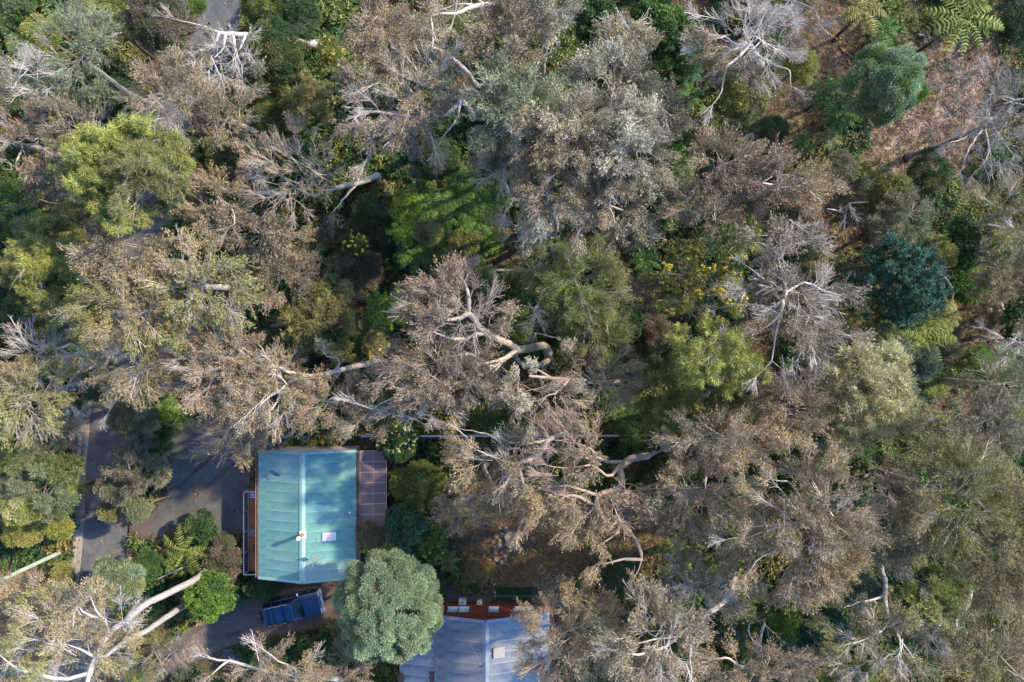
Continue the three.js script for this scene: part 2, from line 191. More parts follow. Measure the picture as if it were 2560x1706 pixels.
// A gum tree: a trunk, forking limbs (some along given paths), thin twigs and sprays of leaves at their ends.
// c, r in photo pixels at the crown's height h; th = half the crown's thickness in metres; limbs: lists of [px, py, height].
function gum(name, label, cx, cy, rx, ry, h, o = {}) {
  const seed = o.seed ?? seedNo++, R = rng(seed), k = mpp(h), cc = at(cx, cy, h), RX = Math.max(.6 * rx * k, rx * k - .42), RZ = Math.max(.6 * ry * k, ry * k - .42), Rm = (RX + RZ) / 2, th = o.th ?? clamp(Rm * .5, 1.4, 3.2);
  const leafy = (o.leaf ?? 17) * 2.1, fans = Math.max(2, Math.round((o.fans ?? 5) * ((o.bare ?? 0) > .6 ? .9 : .8))), colA = LEAF[o.col ?? 'tan'], colB = LEAF[o.col2 ?? o.col ?? 'tan'], bark = BARK[o.bark ?? 'pale'], tr = o.tr ?? clamp(.02 * h, .16, .3);
  const nodes = [], addN = (p, par, min = 0) => { nodes.push({ p, par, ch: [], r: 0, min }); if (par >= 0) nodes[par].ch.push(nodes.length - 1); return nodes.length - 1; };
  const wig = (p, a) => p.add(V((R() - .5) * a, (R() - .5) * a * .6, (R() - .5) * a));
  const path = (pts, par, r0, r1, w) => { let L = 0; for (let i = 1; i < pts.length; i++) L += pts[i].distanceTo(pts[i - 1]); const n = Math.max(2, Math.round(L / .65)), cv = new THREE.CatmullRomCurve3(pts, false, 'centripetal'); let last = par; for (let i = par < 0 ? 0 : 1; i <= n; i++) last = addN(wig(cv.getPoint(i / n), i < n ? w : 0), last, lerp(r0, r1, i / n)); return last; };
  let trunkPts = o.trunk ? o.trunk.map(([a, b, c]) => at(a, b, c)) : [o.base ? at(o.base[0], o.base[1], 0) : cc.clone().setY(0).add(V(cc.x * .45 * h / DRONE + (R() - .5) * 1.5, 0, cc.z * .45 * h / DRONE + (R() - .5) * 1.5)), V()];
  if (!o.trunk) { const top = cc.clone().setY(h - th * .55).add(V((R() - .5) * RX * .3, 0, (R() - .5) * RZ * .3)); trunkPts[1] = trunkPts[0].clone().lerp(top, .5).add(V((R() - .5) * 1.2, 0, (R() - .5) * 1.2)); trunkPts.push(top); }
  const base = trunkPts[0].clone(), end = path(trunkPts, -1, tr, tr * (o.trunk ? .35 : .55), .06), nTrunk = nodes.length, forkY = lerp(base.y, nodes[end].p.y, .6);
  const nearest = (p, ok) => { let b = -1, bd = 1e9; nodes.forEach((n, i) => { if (ok && !ok(n, i)) return; const d = n.p.distanceToSquared(p); if (d < bd) { bd = d; b = i; } }); return b; };
  const limbOf = [];
  for (const L of o.limbs ?? []) { const pts = L.map(([a, b, c]) => at(a, b, c)), j = nearest(pts[0]), lr = o.lr ?? .075, n0 = nodes.length; pts[0] = nodes[j].p.clone(); limbOf.push(path(pts, j, lr, lr * .16, .1)); }
  // ends of the branches inside the crown
  const clumps = [], tries = (o.n ?? clamp(Math.round(Math.PI * RX * RZ * (o.dens ?? 1.5) * 1.2), 14, 280)), sep = (o.sep ?? .62);
  for (let t = 0; t < tries * 6 && clumps.length < tries; t++) {
    const a = R() * 6.283, u = Math.sqrt(R()), edge = .72 + .5 * vnoise(Math.cos(a) * 2.2 + seed * 3.1, Math.sin(a) * 2.2 + seed), x = Math.cos(a) * u * edge, z = Math.sin(a) * u * edge;
    if (vnoise(x * 2.6 + seed * 7.3, z * 2.6 - seed) < (o.gap ?? .3)) continue;
    const p = cc.clone().add(V(x * RX, th * (Math.sqrt(Math.max(0, 1.1 - u * u)) * (1 - 1.1 * R() * R()) - .45) + (R() - .5) * .6, z * RZ)); if (p.y < 1.2) p.y = 1.2 + R();
    if (clumps.some((q) => q.distanceToSquared(p) < sep * sep)) continue; clumps.push(p);
  }
  const fork = nodes[end].p.clone(); clumps.sort((a, b) => a.distanceToSquared(fork) - b.distanceToSquared(fork));
  const ends = o.fans === 1 ? [] : limbOf.slice();
  for (const p of clumps) {
    const dp = p.distanceTo(fork); let b = end, bd = 1e9;
    nodes.forEach((n, i) => { if (n.p.y < forkY && i < nTrunk) return; const d = n.p.distanceTo(p) + .35 * n.p.distanceTo(fork) + Math.max(0, n.p.y - p.y) * .3; if (d < bd) { bd = d; b = i; } });
    const from = nodes[b].p, d = from.distanceTo(p), n = Math.max(1, Math.round(d / .6)), bend = dirOf(R).multiplyScalar(d * .16); bend.y = Math.abs(bend.y) * .5; let last = b;
    for (let i = 1; i <= n; i++) { const t = i / n; last = addN(wig(from.clone().lerp(p, t).addScaledVector(bend, Math.sin(t * Math.PI)), i < n ? .16 : 0), last); } ends.push(last);
  }
  for (let i = nodes.length - 1; i >= 0; i--) { const n = nodes[i]; let s = 0; for (const c of n.ch) s += Math.pow(nodes[c].r, 2.25); n.r = Math.max(n.ch.length ? Math.pow(s, 1 / 2.25) : .015, n.min); if (i >= nTrunk) n.r = Math.min(n.r, tr * .75); }
  for (let i = 1; i < nodes.length; i++) nodes[i].r = Math.min(nodes[i].r, nodes[nodes[i].par].r);
  const g = thing(name, label, o.cat ?? 'tree', base, o.group), loc = (p) => p.clone().sub(base);
  const chains = [], starts = [[0, -1]];
  while (starts.length) { const [s, par] = starts.pop(), ch = par >= 0 ? [par, s] : [s]; let cur = s; for (;;) { const kids = nodes[cur].ch; if (!kids.length) break; let best = kids[0]; for (const q of kids) if (cur < nTrunk - 1 && par < 0 ? q < nTrunk && !(best < nTrunk) : nodes[q].r > nodes[best].r) best = q; for (const q of kids) if (q !== best) starts.push([q, cur]); ch.push(best); cur = best; } chains.push(ch); }
  const lean = (o.brown ?? .5), col = (r, y, ii) => { const t = clamp(sstep(tr, .03, r) + (vnoise(ii * .35 + seed, y * .7) - .5) * .9, 0, 1) * (1 - .0 * lean); return C(...mix3(bark[0], bark[1], t)); };
  const addChain = (m, ch) => { const pts = ch.map((i) => loc(nodes[i].p)), rad = ch.map((i, q) => q === 0 && i !== 0 ? Math.min(nodes[i].r, nodes[ch[1]].r * 1.15) : nodes[i].r); if (ch[0] === 0) rad[0] *= 1.35; const r0 = rad[1] ?? rad[0]; m.tube(pts, rad, r0 > .12 ? 9 : r0 > .05 ? 6 : r0 > .02 ? 4 : 3, (q) => col(rad[q], pts[q].y, q + ch[0])); };
  const big = chains.slice(1).filter((c) => nodes[c[1]].r > .045 && c.length > 3).sort((a, b) => nodes[b[1]].r - nodes[a[1]].r).slice(0, 12), tm = new MB(); addChain(tm, chains[0]); part('trunk', tm.geo(), barkMat, g);
  for (const c of big) { const m = new MB(); addChain(m, c); part('limb', m.geo(), barkMat, g); }
  const bm = new MB(); for (const c of chains.slice(1)) if (!big.includes(c)) addChain(bm, c); if (bm.i.length) part('branches', bm.geo(), barkMat, g, 'stuff');
  // twigs and leaves
  const tw = new Scatter(), lf = new Scatter(), fl = new Scatter(), hub = cc.clone().setY(h - th * 1.2), size = o.size ?? 1, patch = o.patch ?? .45;
  for (const e of ends) {
    const p = nodes[e].p, out = p.clone().sub(hub).normalize(), grow = p.clone().sub(nodes[nodes[e].par].p).normalize(), bare = (o.bare ?? .2) * (.6 + .8 * R()) > vnoise(p.x * .45 + seed, p.z * .45) * 1.0, tint = mix3(colA, colB, sstep(.35, .65, vnoise(p.x * .5 + 31, p.z * .5 + seed))), tone = 1 - patch / 2 + patch * R();
    if (R() < .4 && o.fans !== 1) { const d = out.clone().multiplyScalar(.9).addScaledVector(grow, .7).addScaledVector(dirOf(R), .35).setY(.05 + .25 * R()).normalize(), L = 1.5 + 1.1 * R(); tw.add(p.clone().addScaledVector(d, -L * .55).add(V(0, .18 + .2 * R(), 0)), qTo(d, R), V(L * .95, L, L * .95), C(...mix3(bark[0], bark[1], .6 + .4 * R()))); }
    for (let f = 0; f < fans; f++) { const d = out.clone().multiplyScalar(.8).addScaledVector(grow, .7).addScaledVector(dirOf(R), .6).add(V(0, -.05, 0)).normalize(), L = (.6 + .55 * R()) * size * (bare ? 1.2 : 1); const tc = mix3(bark[0], bark[1], R()); tw.add(p, qTo(d, R), V(L * 1.15, L, L * 1.15), C(...tc));
      if (!bare) for (let i = 0; i < leafy / fans; i++) { const t = .25 + .85 * R(), q = p.clone().addScaledVector(d, L * t).addScaledVector(dirOf(R), .2 * size * (1 + R())).add(V(0, -.12, 0)); lf.add(q, qTo(d.clone().addScaledVector(dirOf(R), .42).add(V(0, -.15, 0)).normalize(), R), (.75 + .55 * R()) * Math.sqrt(size), jit(tint.map((x) => x * tone), R, .5)); }
      if (o.flower && R() < o.flower) for (let i = 0; i < 5; i++) fl.add(p.clone().addScaledVector(d, L * (.5 + .5 * R())).addScaledVector(dirOf(R), .25), qRand(R), .6 + .55 * R(), jit(LEAF[o.fcol ?? 'yellow'], R, .3)); }
  }
  const gl = GEO[o.leafType ?? 'gum']; tw.build('twigs', GEO.twig[seed % 3], twigMat, g, base); lf.build('foliage', gl[seed % gl.length], o.fresh ? leafMat : dryLeafMat, g, base); fl.build('blossom', puffGeo, twigMat, g, base);
  return g;
}
for (const a of [...GEO.twig]) { const c = a.attributes.color; for (let i = 0; i < c.count; i++) c.setXYZ(i, 1, 1, 1); }

// A leafy crown in lobes on a stem: dense trees, pines, shrubs.
function bush(name, label, cx, cy, r, h, o = {}) {
  const seed = o.seed ?? seedNo++, R = rng(seed), k = mpp(h), cc = at(cx, cy, h), RX = (Array.isArray(r) ? r[0] : r) * k, RZ = (Array.isArray(r) ? r[1] : r) * k, Rm = (RX + RZ) / 2, RY = o.th ?? Math.min(Rm * .8, h * .95), tints = (o.cols ?? ['green']).map((c) => LEAF[c]);
  const base = cc.clone().setY(0), g = thing(name, label, o.cat ?? (h > 4.5 ? 'tree' : 'shrub'), base, o.group), loc = (p) => p.clone().sub(base), bark = BARK[o.bark ?? 'brown'];
  const lobes = [], lr0 = (o.lobe ?? clamp(Rm * .34, .28, .8)) * .82, nl = clamp(Math.round(2.3 * Rm * Rm / (lr0 * lr0)), 8, 150);
  for (let i = 0; i < nl; i++) { const y = 1 - (i + .5) / nl * 1.2, a = i * 2.39996 + R() * .5, s = Math.sqrt(Math.max(0, 1 - y * y)), n = (o.even ? .82 : .68) + (o.even ? .28 : .5) * vnoise(Math.cos(a) * s * 1.8 + seed, Math.sin(a) * s * 1.8 + y + seed * 1.7), lr = lr0 * (.7 + .6 * R()), f = Math.max(.25, n * 1.03 - lr / Rm * .55 + (R() - .6) * (o.rag ?? 1) * Math.min(.3, .35 / Rm)); const p = V(Math.cos(a) * s * RX * f, y * RY * f, Math.sin(a) * s * RZ * f).add(cc); if (p.y < .25) p.y = .25 + R() * .3; lobes.push([p, lr]); }
  const stems = new MB(), trunk = new MB(), hub = cc.clone().setY(Math.max(.2, h - RY * .5)), tr = o.tr ?? clamp(h * .02, .03, .16);
  const sb = (a) => C(...mix3(bark[0], bark[1], a));
  trunk.tube([V(0, -.05, 0), loc(base.clone().lerp(hub, .5).add(V((R() - .5) * .3, 0, (R() - .5) * .3))), loc(hub)], [tr * 1.3, tr, tr * .75], 7, sb(.3)); part(h > 4.5 ? 'trunk' : 'stem', trunk.geo(), barkMat, g);
  lobes.forEach(([p], i) => { if (i % 2 && nl > 20) return; const m = hub.clone().lerp(p, .5).add(V((R() - .5) * .3, -.1, (R() - .5) * .3)); stems.tube([hub, m, p].map(loc), [tr * .5, tr * .3, .008], 4, sb(R())); }); part('branches', stems.geo(), barkMat, g, 'stuff');
  const lf = new Scatter(), fl = new Scatter(), dens = o.dens ?? 42, sz = o.size ?? 1;
  for (const [p, lr] of lobes) {
    const tint = mix3(tints[0], tints[Math.floor(R() * tints.length)], .3 + .4 * R()), tone = .78 + .44 * R(), n = Math.round(4 * Math.PI * lr * lr * dens * .6 / (sz * sz)), out = p.clone().sub(cc).normalize();
    for (let i = 0; i < n; i++) { const d = dirOf(R).addScaledVector(out, .45).add(V(0, .3, 0)).normalize(), q = p.clone().addScaledVector(d, lr * (.7 + .34 * R())); if (q.y < .05) continue; lf.add(q, o.loose ? qRand(R) : qTo(d.clone().addScaledVector(dirOf(R), .55).normalize(), R), sz * (.7 + .6 * R()), jit(tint.map((x) => x * tone), R, .6, .2));
      if (o.flower && R() < o.flower) fl.add(q.addScaledVector(d, .06), qRand(R), (o.fsize ?? 1) * (.7 + .6 * R()), jit(LEAF[o.fcol ?? 'yellow'], R, .3)); }
  }
  const gl = GEO[o.leafType ?? 'small']; lf.build('foliage', gl[seed % gl.length], leafMat, g, base); fl.build('blossom', puffGeo, twigMat, g, base);
  return g;
}

// Tree ferns: arching fronds with pairs of leaflets, each frond a mesh of its own on a fibrous trunk.
function frondGeo(seed, droop, wide = .155) {
  const R = rng(seed), m = new MB(), n = 10, q = (t) => V(Math.sin(seed + t * 2) * .03, .5 * t - droop * t * t, t * (1 - .12 * t)), stalk = C(.75, .7, .5);
  m.tube([0, .2, .4, .6, .8, 1].map(q), [.014, .012, .01, .008, .005, .002], 3, stalk);
  for (let i = 0; i < n; i++) { const t = .1 + .89 * i / n, a = q(t), w = wide * Math.pow(Math.sin(Math.PI * Math.pow(.06 + .93 * (t - .1) / .9, .75)), .8) + .012, b = .043 * (.8 + .3 * R()); const c = (i % 2 ? .62 : 1.1) + .3 * R(), col = C(c, c, c * .9);
    for (const s of [-1, 1]) { const tip = a.clone().add(V(s * w, -w * (.22 + .25 * R()), w * .42)), mid = a.clone().lerp(tip, .5).add(V(0, .014, 0)), f = V(0, 0, b / 2), k = m.v(a.clone().sub(f), col); m.v(a.clone().add(f), col); m.v(mid.clone().addScaledVector(f, 1.1), col); m.v(mid.clone().addScaledVector(f, -1.1), col); m.v(tip, col); m.i.push(k, k + 1, k + 2, k, k + 2, k + 3, k + 3, k + 2, k + 4); } }
  return m.geo();
}
const FROND = [frondGeo(1, .62), frondGeo(2, .78), frondGeo(3, .5, .135), frondGeo(4, .95)], CROZIER = frondGeo(5, .2, .085);
const fernMats = {}; const fernMat = (c, i) => fernMats[c + i] ??= P(C(...LEAF[c].map((x) => x * [1, .78, 1.22][i])), .8, { vertexColors: true, side: THREE.DoubleSide, transmission: .3, thickness: 0, specularIntensity: .3 });
const fernTrunkMat = M(C(.07, .05, .035), 1, { map: barkTex, bumpMap: barkTex, bumpScale: .05 });
function fern(label, cx, cy, r, h, col = 'green', o = {}) {
  const seed = o.seed ?? seedNo++, R = rng(seed), k = mpp(h), top = at(cx, cy, h), base = top.clone().setY(0).add(V((R() - .5) * .3, 0, (R() - .5) * .3)), Rm = r * k * 1.12, g = thing(o.name ?? 'tree_fern', label, 'fern', base, o.name ? undefined : 'tree ferns in the understorey');
  if (h > .5) part('trunk', new MB().tube([V(0, -.05, 0), top.clone().sub(base).multiplyScalar(.5), top.clone().sub(base)], [.15, .11, .12], 8, WHITE).geo(), fernTrunkMat, g);
  const n = o.n ?? clamp(Math.round(13 + Rm * 3), 14, 22), a0 = R() * 6.3;
  for (let i = 0; i < n; i++) { const f = part('frond', i > n - 4 && !o.dead ? CROZIER : FROND[o.dead ? 3 : Math.floor(R() * 3)], fernMat(col, Math.floor(R() * 3)), g), s = Rm * (i > n - 4 ? .6 : .82 + .33 * R()); f.position.copy(top).sub(base); f.rotation.set(-(i > n - 4 ? .5 : (R() - .5) * .35), a0 + i * 2.39996 + (R() - .5) * .4, (R() - .5) * .3, 'YXZ'); f.scale.set(s * (.9 + .35 * R()), s, s); }
  for (let i = 0; i < 3 && !o.dead && h > 1.5 && Rm > 1; i++) { const f = part('dead_frond', FROND[3], fernMat('dusk', i), g), s = Rm * (.7 + .3 * R()); f.position.copy(top).sub(base).add(V(0, -.08, 0)); f.rotation.set(.45 + .3 * R(), R() * 6.3, (R() - .5) * .4, 'YXZ'); f.scale.set(s, s, s); }
  return g;
}

// ---------------------------------------------------------------- houses
const nr = tile(512, 7, 6), roofTex = (a, b, f) => tex(512, 512, (x, y) => { const t = clamp((nr(x, y) - .5) * 3 * f + .5 + (nr(x * .5, y * 2) - .5) * .6, 0, 1), s = (.9 + .2 * hash2(x, y)); return [lerp(a[0], b[0], t) * s, lerp(a[1], b[1], t) * s, lerp(a[2], b[2], t) * s]; }, true, 4);
const tealTex = roofTex([.085, .255, .262], [.145, .33, .32], .6), blueTex = roofTex([.115, .145, .18], [.175, .205, .24], .9), greyTex = roofTex([.17, .19, .22], [.28, .295, .32], 1.2);
const roofMat = (map, c) => M(C(...c.map((x) => x * 1.05)), .42, { map, metalness: .15, side: THREE.DoubleSide });
const tealMats = [[1, 1, 1], [.92, .97, 1.04], [1.08, 1.04, .98], [.96, .94, .95], [1.02, .96, 1.05]].map((c) => roofMat(tealTex, c)), tealPale = roofMat(tealTex, [1.9, 1.3, 1.25]), tealFade = roofMat(tealTex, [1.35, 1.12, 1.25]), capMat = M(C(.24, .44, .45), .5, { metalness: .1 });
const blueMats = [[1, 1, 1], [.95, .98, 1.03], [1.05, 1.03, .99]].map((c) => roofMat(blueTex, c)), greyMats = [[1, 1, 1], [.93, .95, .98]].map((c) => roofMat(greyTex, c)), blueCap = M(C(.19, .25, .32), .5, { metalness: .1 });
const leafLitterMat = M(WHITE, 1, { map: tex(128, 128, (x, y) => { const v = hash2(x >> 1, y >> 1), w = hash2(x, y); return [.06 + .16 * v * w, .045 + .10 * v * w, .04 + .075 * v * w]; }, true, 1.2), bumpMap: roughBump, bumpScale: .05 });
function litterStrip(a, b, w, h, seed) {                      // a ragged heap of dead leaves along a gutter or valley
  const R = rng(seed), n = Math.max(6, Math.round(a.distanceTo(b) / .12)), m = new MB(), s = V().subVectors(b, a).normalize().cross(UP).normalize();
  for (let k = 0; k <= n; k++) { const p = a.clone().lerp(b, k / n), ww = w * (.6 + .7 * R()); for (let j = 0; j <= 3; j++) m.v(p.clone().addScaledVector(s, (j / 3 - .5) * ww).add(V(0, Math.sin(j / 3 * Math.PI) * h * (.5 + R()), 0)), WHITE, j * .2, k * .12); }
  for (let k = 0; k < n; k++) for (let j = 0; j < 3; j++) { const q = k * 4 + j; m.i.push(q, q + 1, q + 4, q + 1, q + 5, q + 4); } return m.geo();
}
// one corrugated sheet from ridge point a down to eave point b, width w along z
function sheetGeo(a, b, w, lift = 0) {
  const m = new MB(), n = Math.max(8, Math.round(w / .127) * 4), d = V().subVectors(b, a), nrm = V(-d.y, d.x, 0).normalize(); if (nrm.y < 0) nrm.negate();
  for (let i = 0; i <= n; i++) { const z = i / n * w, o = .0005 * Math.cos(z / .127 * 6.2832) + lift * sstep(w - .1, w - .02, z); for (const [p, v] of [[a, 0], [b, d.length()]]) m.v(p.clone().add(V(0, 0, z)).addScaledVector(nrm, o), WHITE, v, z); }
  for (let i = 0; i < n; i++) { const q = 2 * i; m.i.push(q, q + 2, q + 1, q + 1, q + 2, q + 3); } return m.geo();
}
function slope(h, name, ridge, eave, z0, z1, count, pick) { const w = (z1 - z0) / count; for (let i = 0; i < count; i++) part(name, sheetGeo(V(ridge[0], ridge[1], z0 + i * w), V(eave[0], eave[1], z0 + i * w), w + .03, .02), pick(i), h); }
const barge = (a, b, z, w, h2) => { const d = V().subVectors(b, a), g = box(d.length(), h2, w, 0, 0, 0, .02); g.rotateZ(Math.atan2(d.y, d.x)); g.translate((a.x + b.x) / 2, (a.y + b.y) / 2, z); return g; };
function gableWall(x0, x1, xr, ye, yr, ye2, z, t) { const s = new THREE.Shape([[x0, 0], [x1, 0], [x1, ye2], [xr, yr], [x0, ye]].map(([a, b]) => new THREE.Vector2(a, b))); const g = new THREE.ExtrudeGeometry(s, { depth: t, bevelEnabled: false }); g.translate(0, 0, z); return g; }
const gutterGeo = (x, y, z0, z1, w) => mergeGeometries([box(w, .02, z1 - z0, x, y - .1, (z0 + z1) / 2, 0), box(.02, .12, z1 - z0, x - w / 2, y - .05, (z0 + z1) / 2, 0), box(.02, .12, z1 - z0, x + w / 2, y - .05, (z0 + z1) / 2, 0)].map((g) => g.index ? g.toNonIndexed() : g));
const grain = tex(256, 256, (x, y) => { const v = .55 + .6 * tile(256, 4, 4)(x * .5, y * 4) + .15 * (hash2(x >> 3, y) - .5); return g3(clamp(v, 0, 1)); }, true);
const creamMat = M(C(.62, .53, .46), .85, { bumpMap: roughBump, bumpScale: .01 }), deckMats = [[.34, .16, .075], [.30, .135, .06], [.38, .19, .09]].map((c) => M(C(...c), .7, { map: grain })), steelMat = M(C(.42, .43, .47), .45, { metalness: .5 }), darkMat = M(C(.03, .03, .035), .6), whiteMat = M(C(.75, .75, .76), .5);
{
  const o = V(-15.5, 0, 8.3), h = thing('house', 'small house with an old teal corrugated gable roof and flue, right of the driveway', 'house', o);
  const zE = 9.55, xl = -3.66, xr = 3.76, ye = 3.0, yr = 4.03, L = [xl, ye], Rr = [xr, ye - .02];
  part('wall', gableWall(-3.1, 3.4, 0, ye - .05, yr - .12, ye - .1, .06, .18), creamMat, h); part('wall', gableWall(-3.1, 3.4, 0, ye - .05, yr - .12, ye - .1, zE - .45, .18), creamMat, h);
  part('wall', box(.16, ye, zE - .6, -3.02, ye / 2 - .1, zE / 2, 0), creamMat, h); part('wall', box(.16, ye, zE - .6, 3.3, ye / 2 - .1, zE / 2, 0), creamMat, h);
  slope(h, 'roof_sheet', [-.06, yr - .015], L, .02, zE - .02, 13, (i) => i < 3 ? tealFade : tealMats[(i * 7 + 2) % 5]);
  slope(h, 'roof_sheet', [.06, yr - .015], Rr, .02, zE - .02, 13, (i) => i > 10 ? tealPale : tealMats[(i * 3 + 1) % 5]);
  { const cap = new MB(), a = V(-.22, yr - .01, 0), b = V(0, yr + .06, 0), c = V(.22, yr - .01, 0), z = V(0, 0, zE); cap.quad(a, a.clone().add(z), b.clone().add(z), b, WHITE).quad(b, b.clone().add(z), c.clone().add(z), c, WHITE); part('ridge_cap', cap.geo(), M(C(.28, .48, .47), .45, { side: THREE.DoubleSide }), h); }
  for (const z of [0.02, zE]) { part('barge_board', barge(V(xl, ye + .02, 0), V(-.02, yr + .03, 0), z, .2, .1), capMat, h); part('barge_board', barge(V(.02, yr + .03, 0), V(xr, ye, 0), z, .2, .1), capMat, h); }
  for (const [x, nm] of [[xl - .1, 0], [xr + .12, 1]]) { const gt = part('gutter', gutterGeo(x, ye - .01, 0, zE, .2), M(nm ? C(.2, .17, .15) : C(.34, .2, .17), .7), h); part('leaf_litter', litterStrip(V(x + (nm ? -.06 : .06), ye - .03, .1), V(x + (nm ? -.06 : .06), ye - .03, zE - .1), .3, .07, 7 + nm), leafLitterMat, gt, 'stuff'); }
  // flue with its flashing and cowl
  const fl = part('flue', rod(V(.03, yr - .05, 6.0), V(.03, yr + 1.05, 6.0), .13, 14), M(C(.42, .2, .1), .6, { metalness: .3 }), h);
  part('flashing', box(.5, .06, .5, .03, yr + .045, 6.0, .02), whiteMat, fl); part('cowl', new THREE.CylinderGeometry(.1, .17, .16, 14).translate(.03, yr + 1.14, 6.0), whiteMat, fl);
  const sl = part('skylight', box(1.0, .16, .62, 1.95, 3.62, 6.3, .04).rotateZ(0), M(C(.66, .62, .72), .35), h); { const p = sl.geometry; p.translate(-1.95, -3.62, 0); p.rotateZ(-.268); p.translate(1.85, 3.56, 0); }
  for (let i = 0; i < 5; i++) { const g = box(.02, .02, .5, -.3 + i * .15, .1, 6.3, 0); g.rotateZ(-.268); g.translate(1.85, 3.56, 0); part('glazing_bar', g, M(C(.5, .46, .58), .4), sl); }
  { const s = new Scatter(), R2 = rng(17); for (let i = 0; i < 70; i++) { const x = R2() < .5 ? -3.5 * Math.pow(R2(), .6) - .1 : 3.6 * Math.pow(R2(), .5) + .1, z = zE * (R2() < .4 ? R2() * .25 : R2()); s.add(V(x, lerp(yr, ye, Math.abs(x) / 3.7) + .015, z), new THREE.Quaternion().setFromEuler(new THREE.Euler(0, R2() * 6.3, x < 0 ? .27 : -.27)), .14 + .2 * R2(), jit([.14, .09, .06], R2, .6)); } s.build('fallen_leaves', GEO.broad[0], dryLeafMat, h, V()); }
  const vp = part('vent_pipe', rod(V(3.35, 3.0, 4.55), V(3.35, 3.4, 4.55), .05, 10), M(C(.5, .6, .6), .5), h); part('vent_cap', new THREE.CylinderGeometry(.07, .08, .07, 12).translate(3.35, 3.43, 4.55), whiteMat, vp);
}
{ // satellite dish on the left slope
  const p = V(-17.6, 3.42, 9.75), g = thing('satellite_dish', 'dark grey satellite dish at the far corner of the teal roof', 'satellite dish', p), pts = []; for (let i = 0; i <= 8; i++) { const r = i / 8 * .36; pts.push(new THREE.Vector2(r, r * r * .55)); }
  const d = new THREE.LatheGeometry(pts, 22); d.scale(1, 1, .72); d.rotateX(.7); d.rotateY(-.5); d.translate(0, .5, 0); part('dish', d, M(C(.10, .15, .25), .5, { side: THREE.DoubleSide }), g); part('mast', rod(V(0, -.05, 0), V(0, .5, 0), .025), steelMat, g); part('feed_arm', rod(V(0, .45, .2), V(.42, .72, .18), .014), darkMat, g); part('receiver', box(.1, .08, .08, .44, .74, .16), darkMat, g); part('stay', rod(V(.05, .4, 0), V(.4, -.02, .42), .012), darkMat, g);
}
function antenna(label, p, turn, n, L, mast) {
  const g = thing('television_antenna', label, 'antenna', p, undefined, turn); part('mast', rod(V(0, -.05, 0), V(0, mast, 0), .022), steelMat, g); part('boom', rod(V(-L / 2, mast, 0), V(L / 2, mast, 0), .016), steelMat, g);
  for (let i = 0; i < n; i++) { const x = -L / 2 + .06 + i / (n - 1) * (L - .12), w = .22 + .34 * (i / (n - 1)); part('element', rod(V(x, mast + .015, -w), V(x, mast + .015, w), .009, 5), steelMat, g); }
  part('reflector', box(.03, .4, .5, L / 2 - .02, mast, 0, .01), steelMat, g); part('stay', rod(V(0, mast * .8, 0), V(.5, -.1, .45), .008, 4), darkMat, g); part('stay', rod(V(0, mast * .8, 0), V(.4, -.1, -.5), .008, 4), darkMat, g); return g;
}
antenna('spidery television antenna at the near end of the teal roof', V(-14.55, 3.75, 16.4), 1.25, 8, 1.5, 1.1);
{ // see-through lean-to along the right wall
  const z0 = 8.35, zN = 15.6, x0 = -11.55, x1 = -9.55, g = thing('patio_roof', 'purple-brown translucent patio roof with pale battens along the right side of the teal house', 'patio roof', V(x0, 0, z0)), pm = [[.16, .125, .14], [.18, .135, .145], [.145, .12, .145]].map((c) => M(C(...c), .45)), bt = M(C(.42, .33, .34), .7), rows = 9, rl = (zN - z0) / rows, W = x1 - x0, Y = (x) => 2.75 - .12 * x;
  for (let i = 0; i < rows; i++) for (let j = 0; j < 2; j++) { const p = box(W / 2 - .05, .03, rl - .05, 0, 0, 0, .008); p.rotateZ(-.12); p.translate(W / 4 + j * W / 2, Y(W / 4 + j * W / 2), rl * (i + .5)); part('panel', p, pm[(i * 5 + j * 3) % 3], g); }
  for (let i = 0; i <= rows; i++) { const p = box(W, .05, .055, 0, 0, 0, .01); p.rotateZ(-.12); p.translate(W / 2, Y(W / 2) + .004, rl * i); part('batten', p, bt, g); }
  for (const x of [.02, W / 2, W - .02]) part('rafter', box(.05, .05, zN - z0, x, Y(x) + .012, (zN - z0) / 2, .01), bt, g);
  for (const z of [.1, (zN - z0) / 2, zN - z0 - .1]) part('post', box(.09, 2.5, .09, W - .1, 1.25, z), bt, g);
}
{ // deck
  const x0 = -20.72, x1 = -18.7, z0 = 11.6, z1 = 18.05, y = .9, g = thing('timber_deck', 'narrow orange-brown timber deck with grey railing along the left side of the teal house', 'deck', V(x0, 0, z0)), W = x1 - x0, D = z1 - z0, R = rng(5);
  for (let i = 0; i < 14; i++) part('board', box(W / 14 - .012, .03, D, W / 14 * (i + .5), y, D / 2, .004), deckMats[Math.floor(R() * 3)], g);
  for (const z of [.1, D / 2, D - .1]) for (const x of [.1, W - .1]) part('post', box(.1, y, .1, x, y / 2 - .02, z), deckMats[1], g);
  const rail = M(C(.36, .36, .39), .6); part('handrail', box(.09, .05, D + .05, .03, y + 1.0, D / 2), rail, g); part('handrail', box(W, .05, .09, W / 2, y + 1.0, .03), rail, g); part('handrail', box(W, .05, .09, W / 2, y + 1.0, D - .03), rail, g); part('bottom_rail', box(.06, .04, D, .03, y + .1, D / 2), rail, g);
  for (let i = 0; i < 5; i++) part('rail_post', box(.09, 1.05, .09, .03, y + .5, .04 + i * (D - .08) / 4), rail, g);
  const bal = M(C(.22, .15, .12), .7); for (let i = 0; i < 44; i++) { if (i % 11 === 0) continue; part('baluster', box(.03, .86, .04, .03, y + .54, i / 44 * D + .04), bal, g); }
}
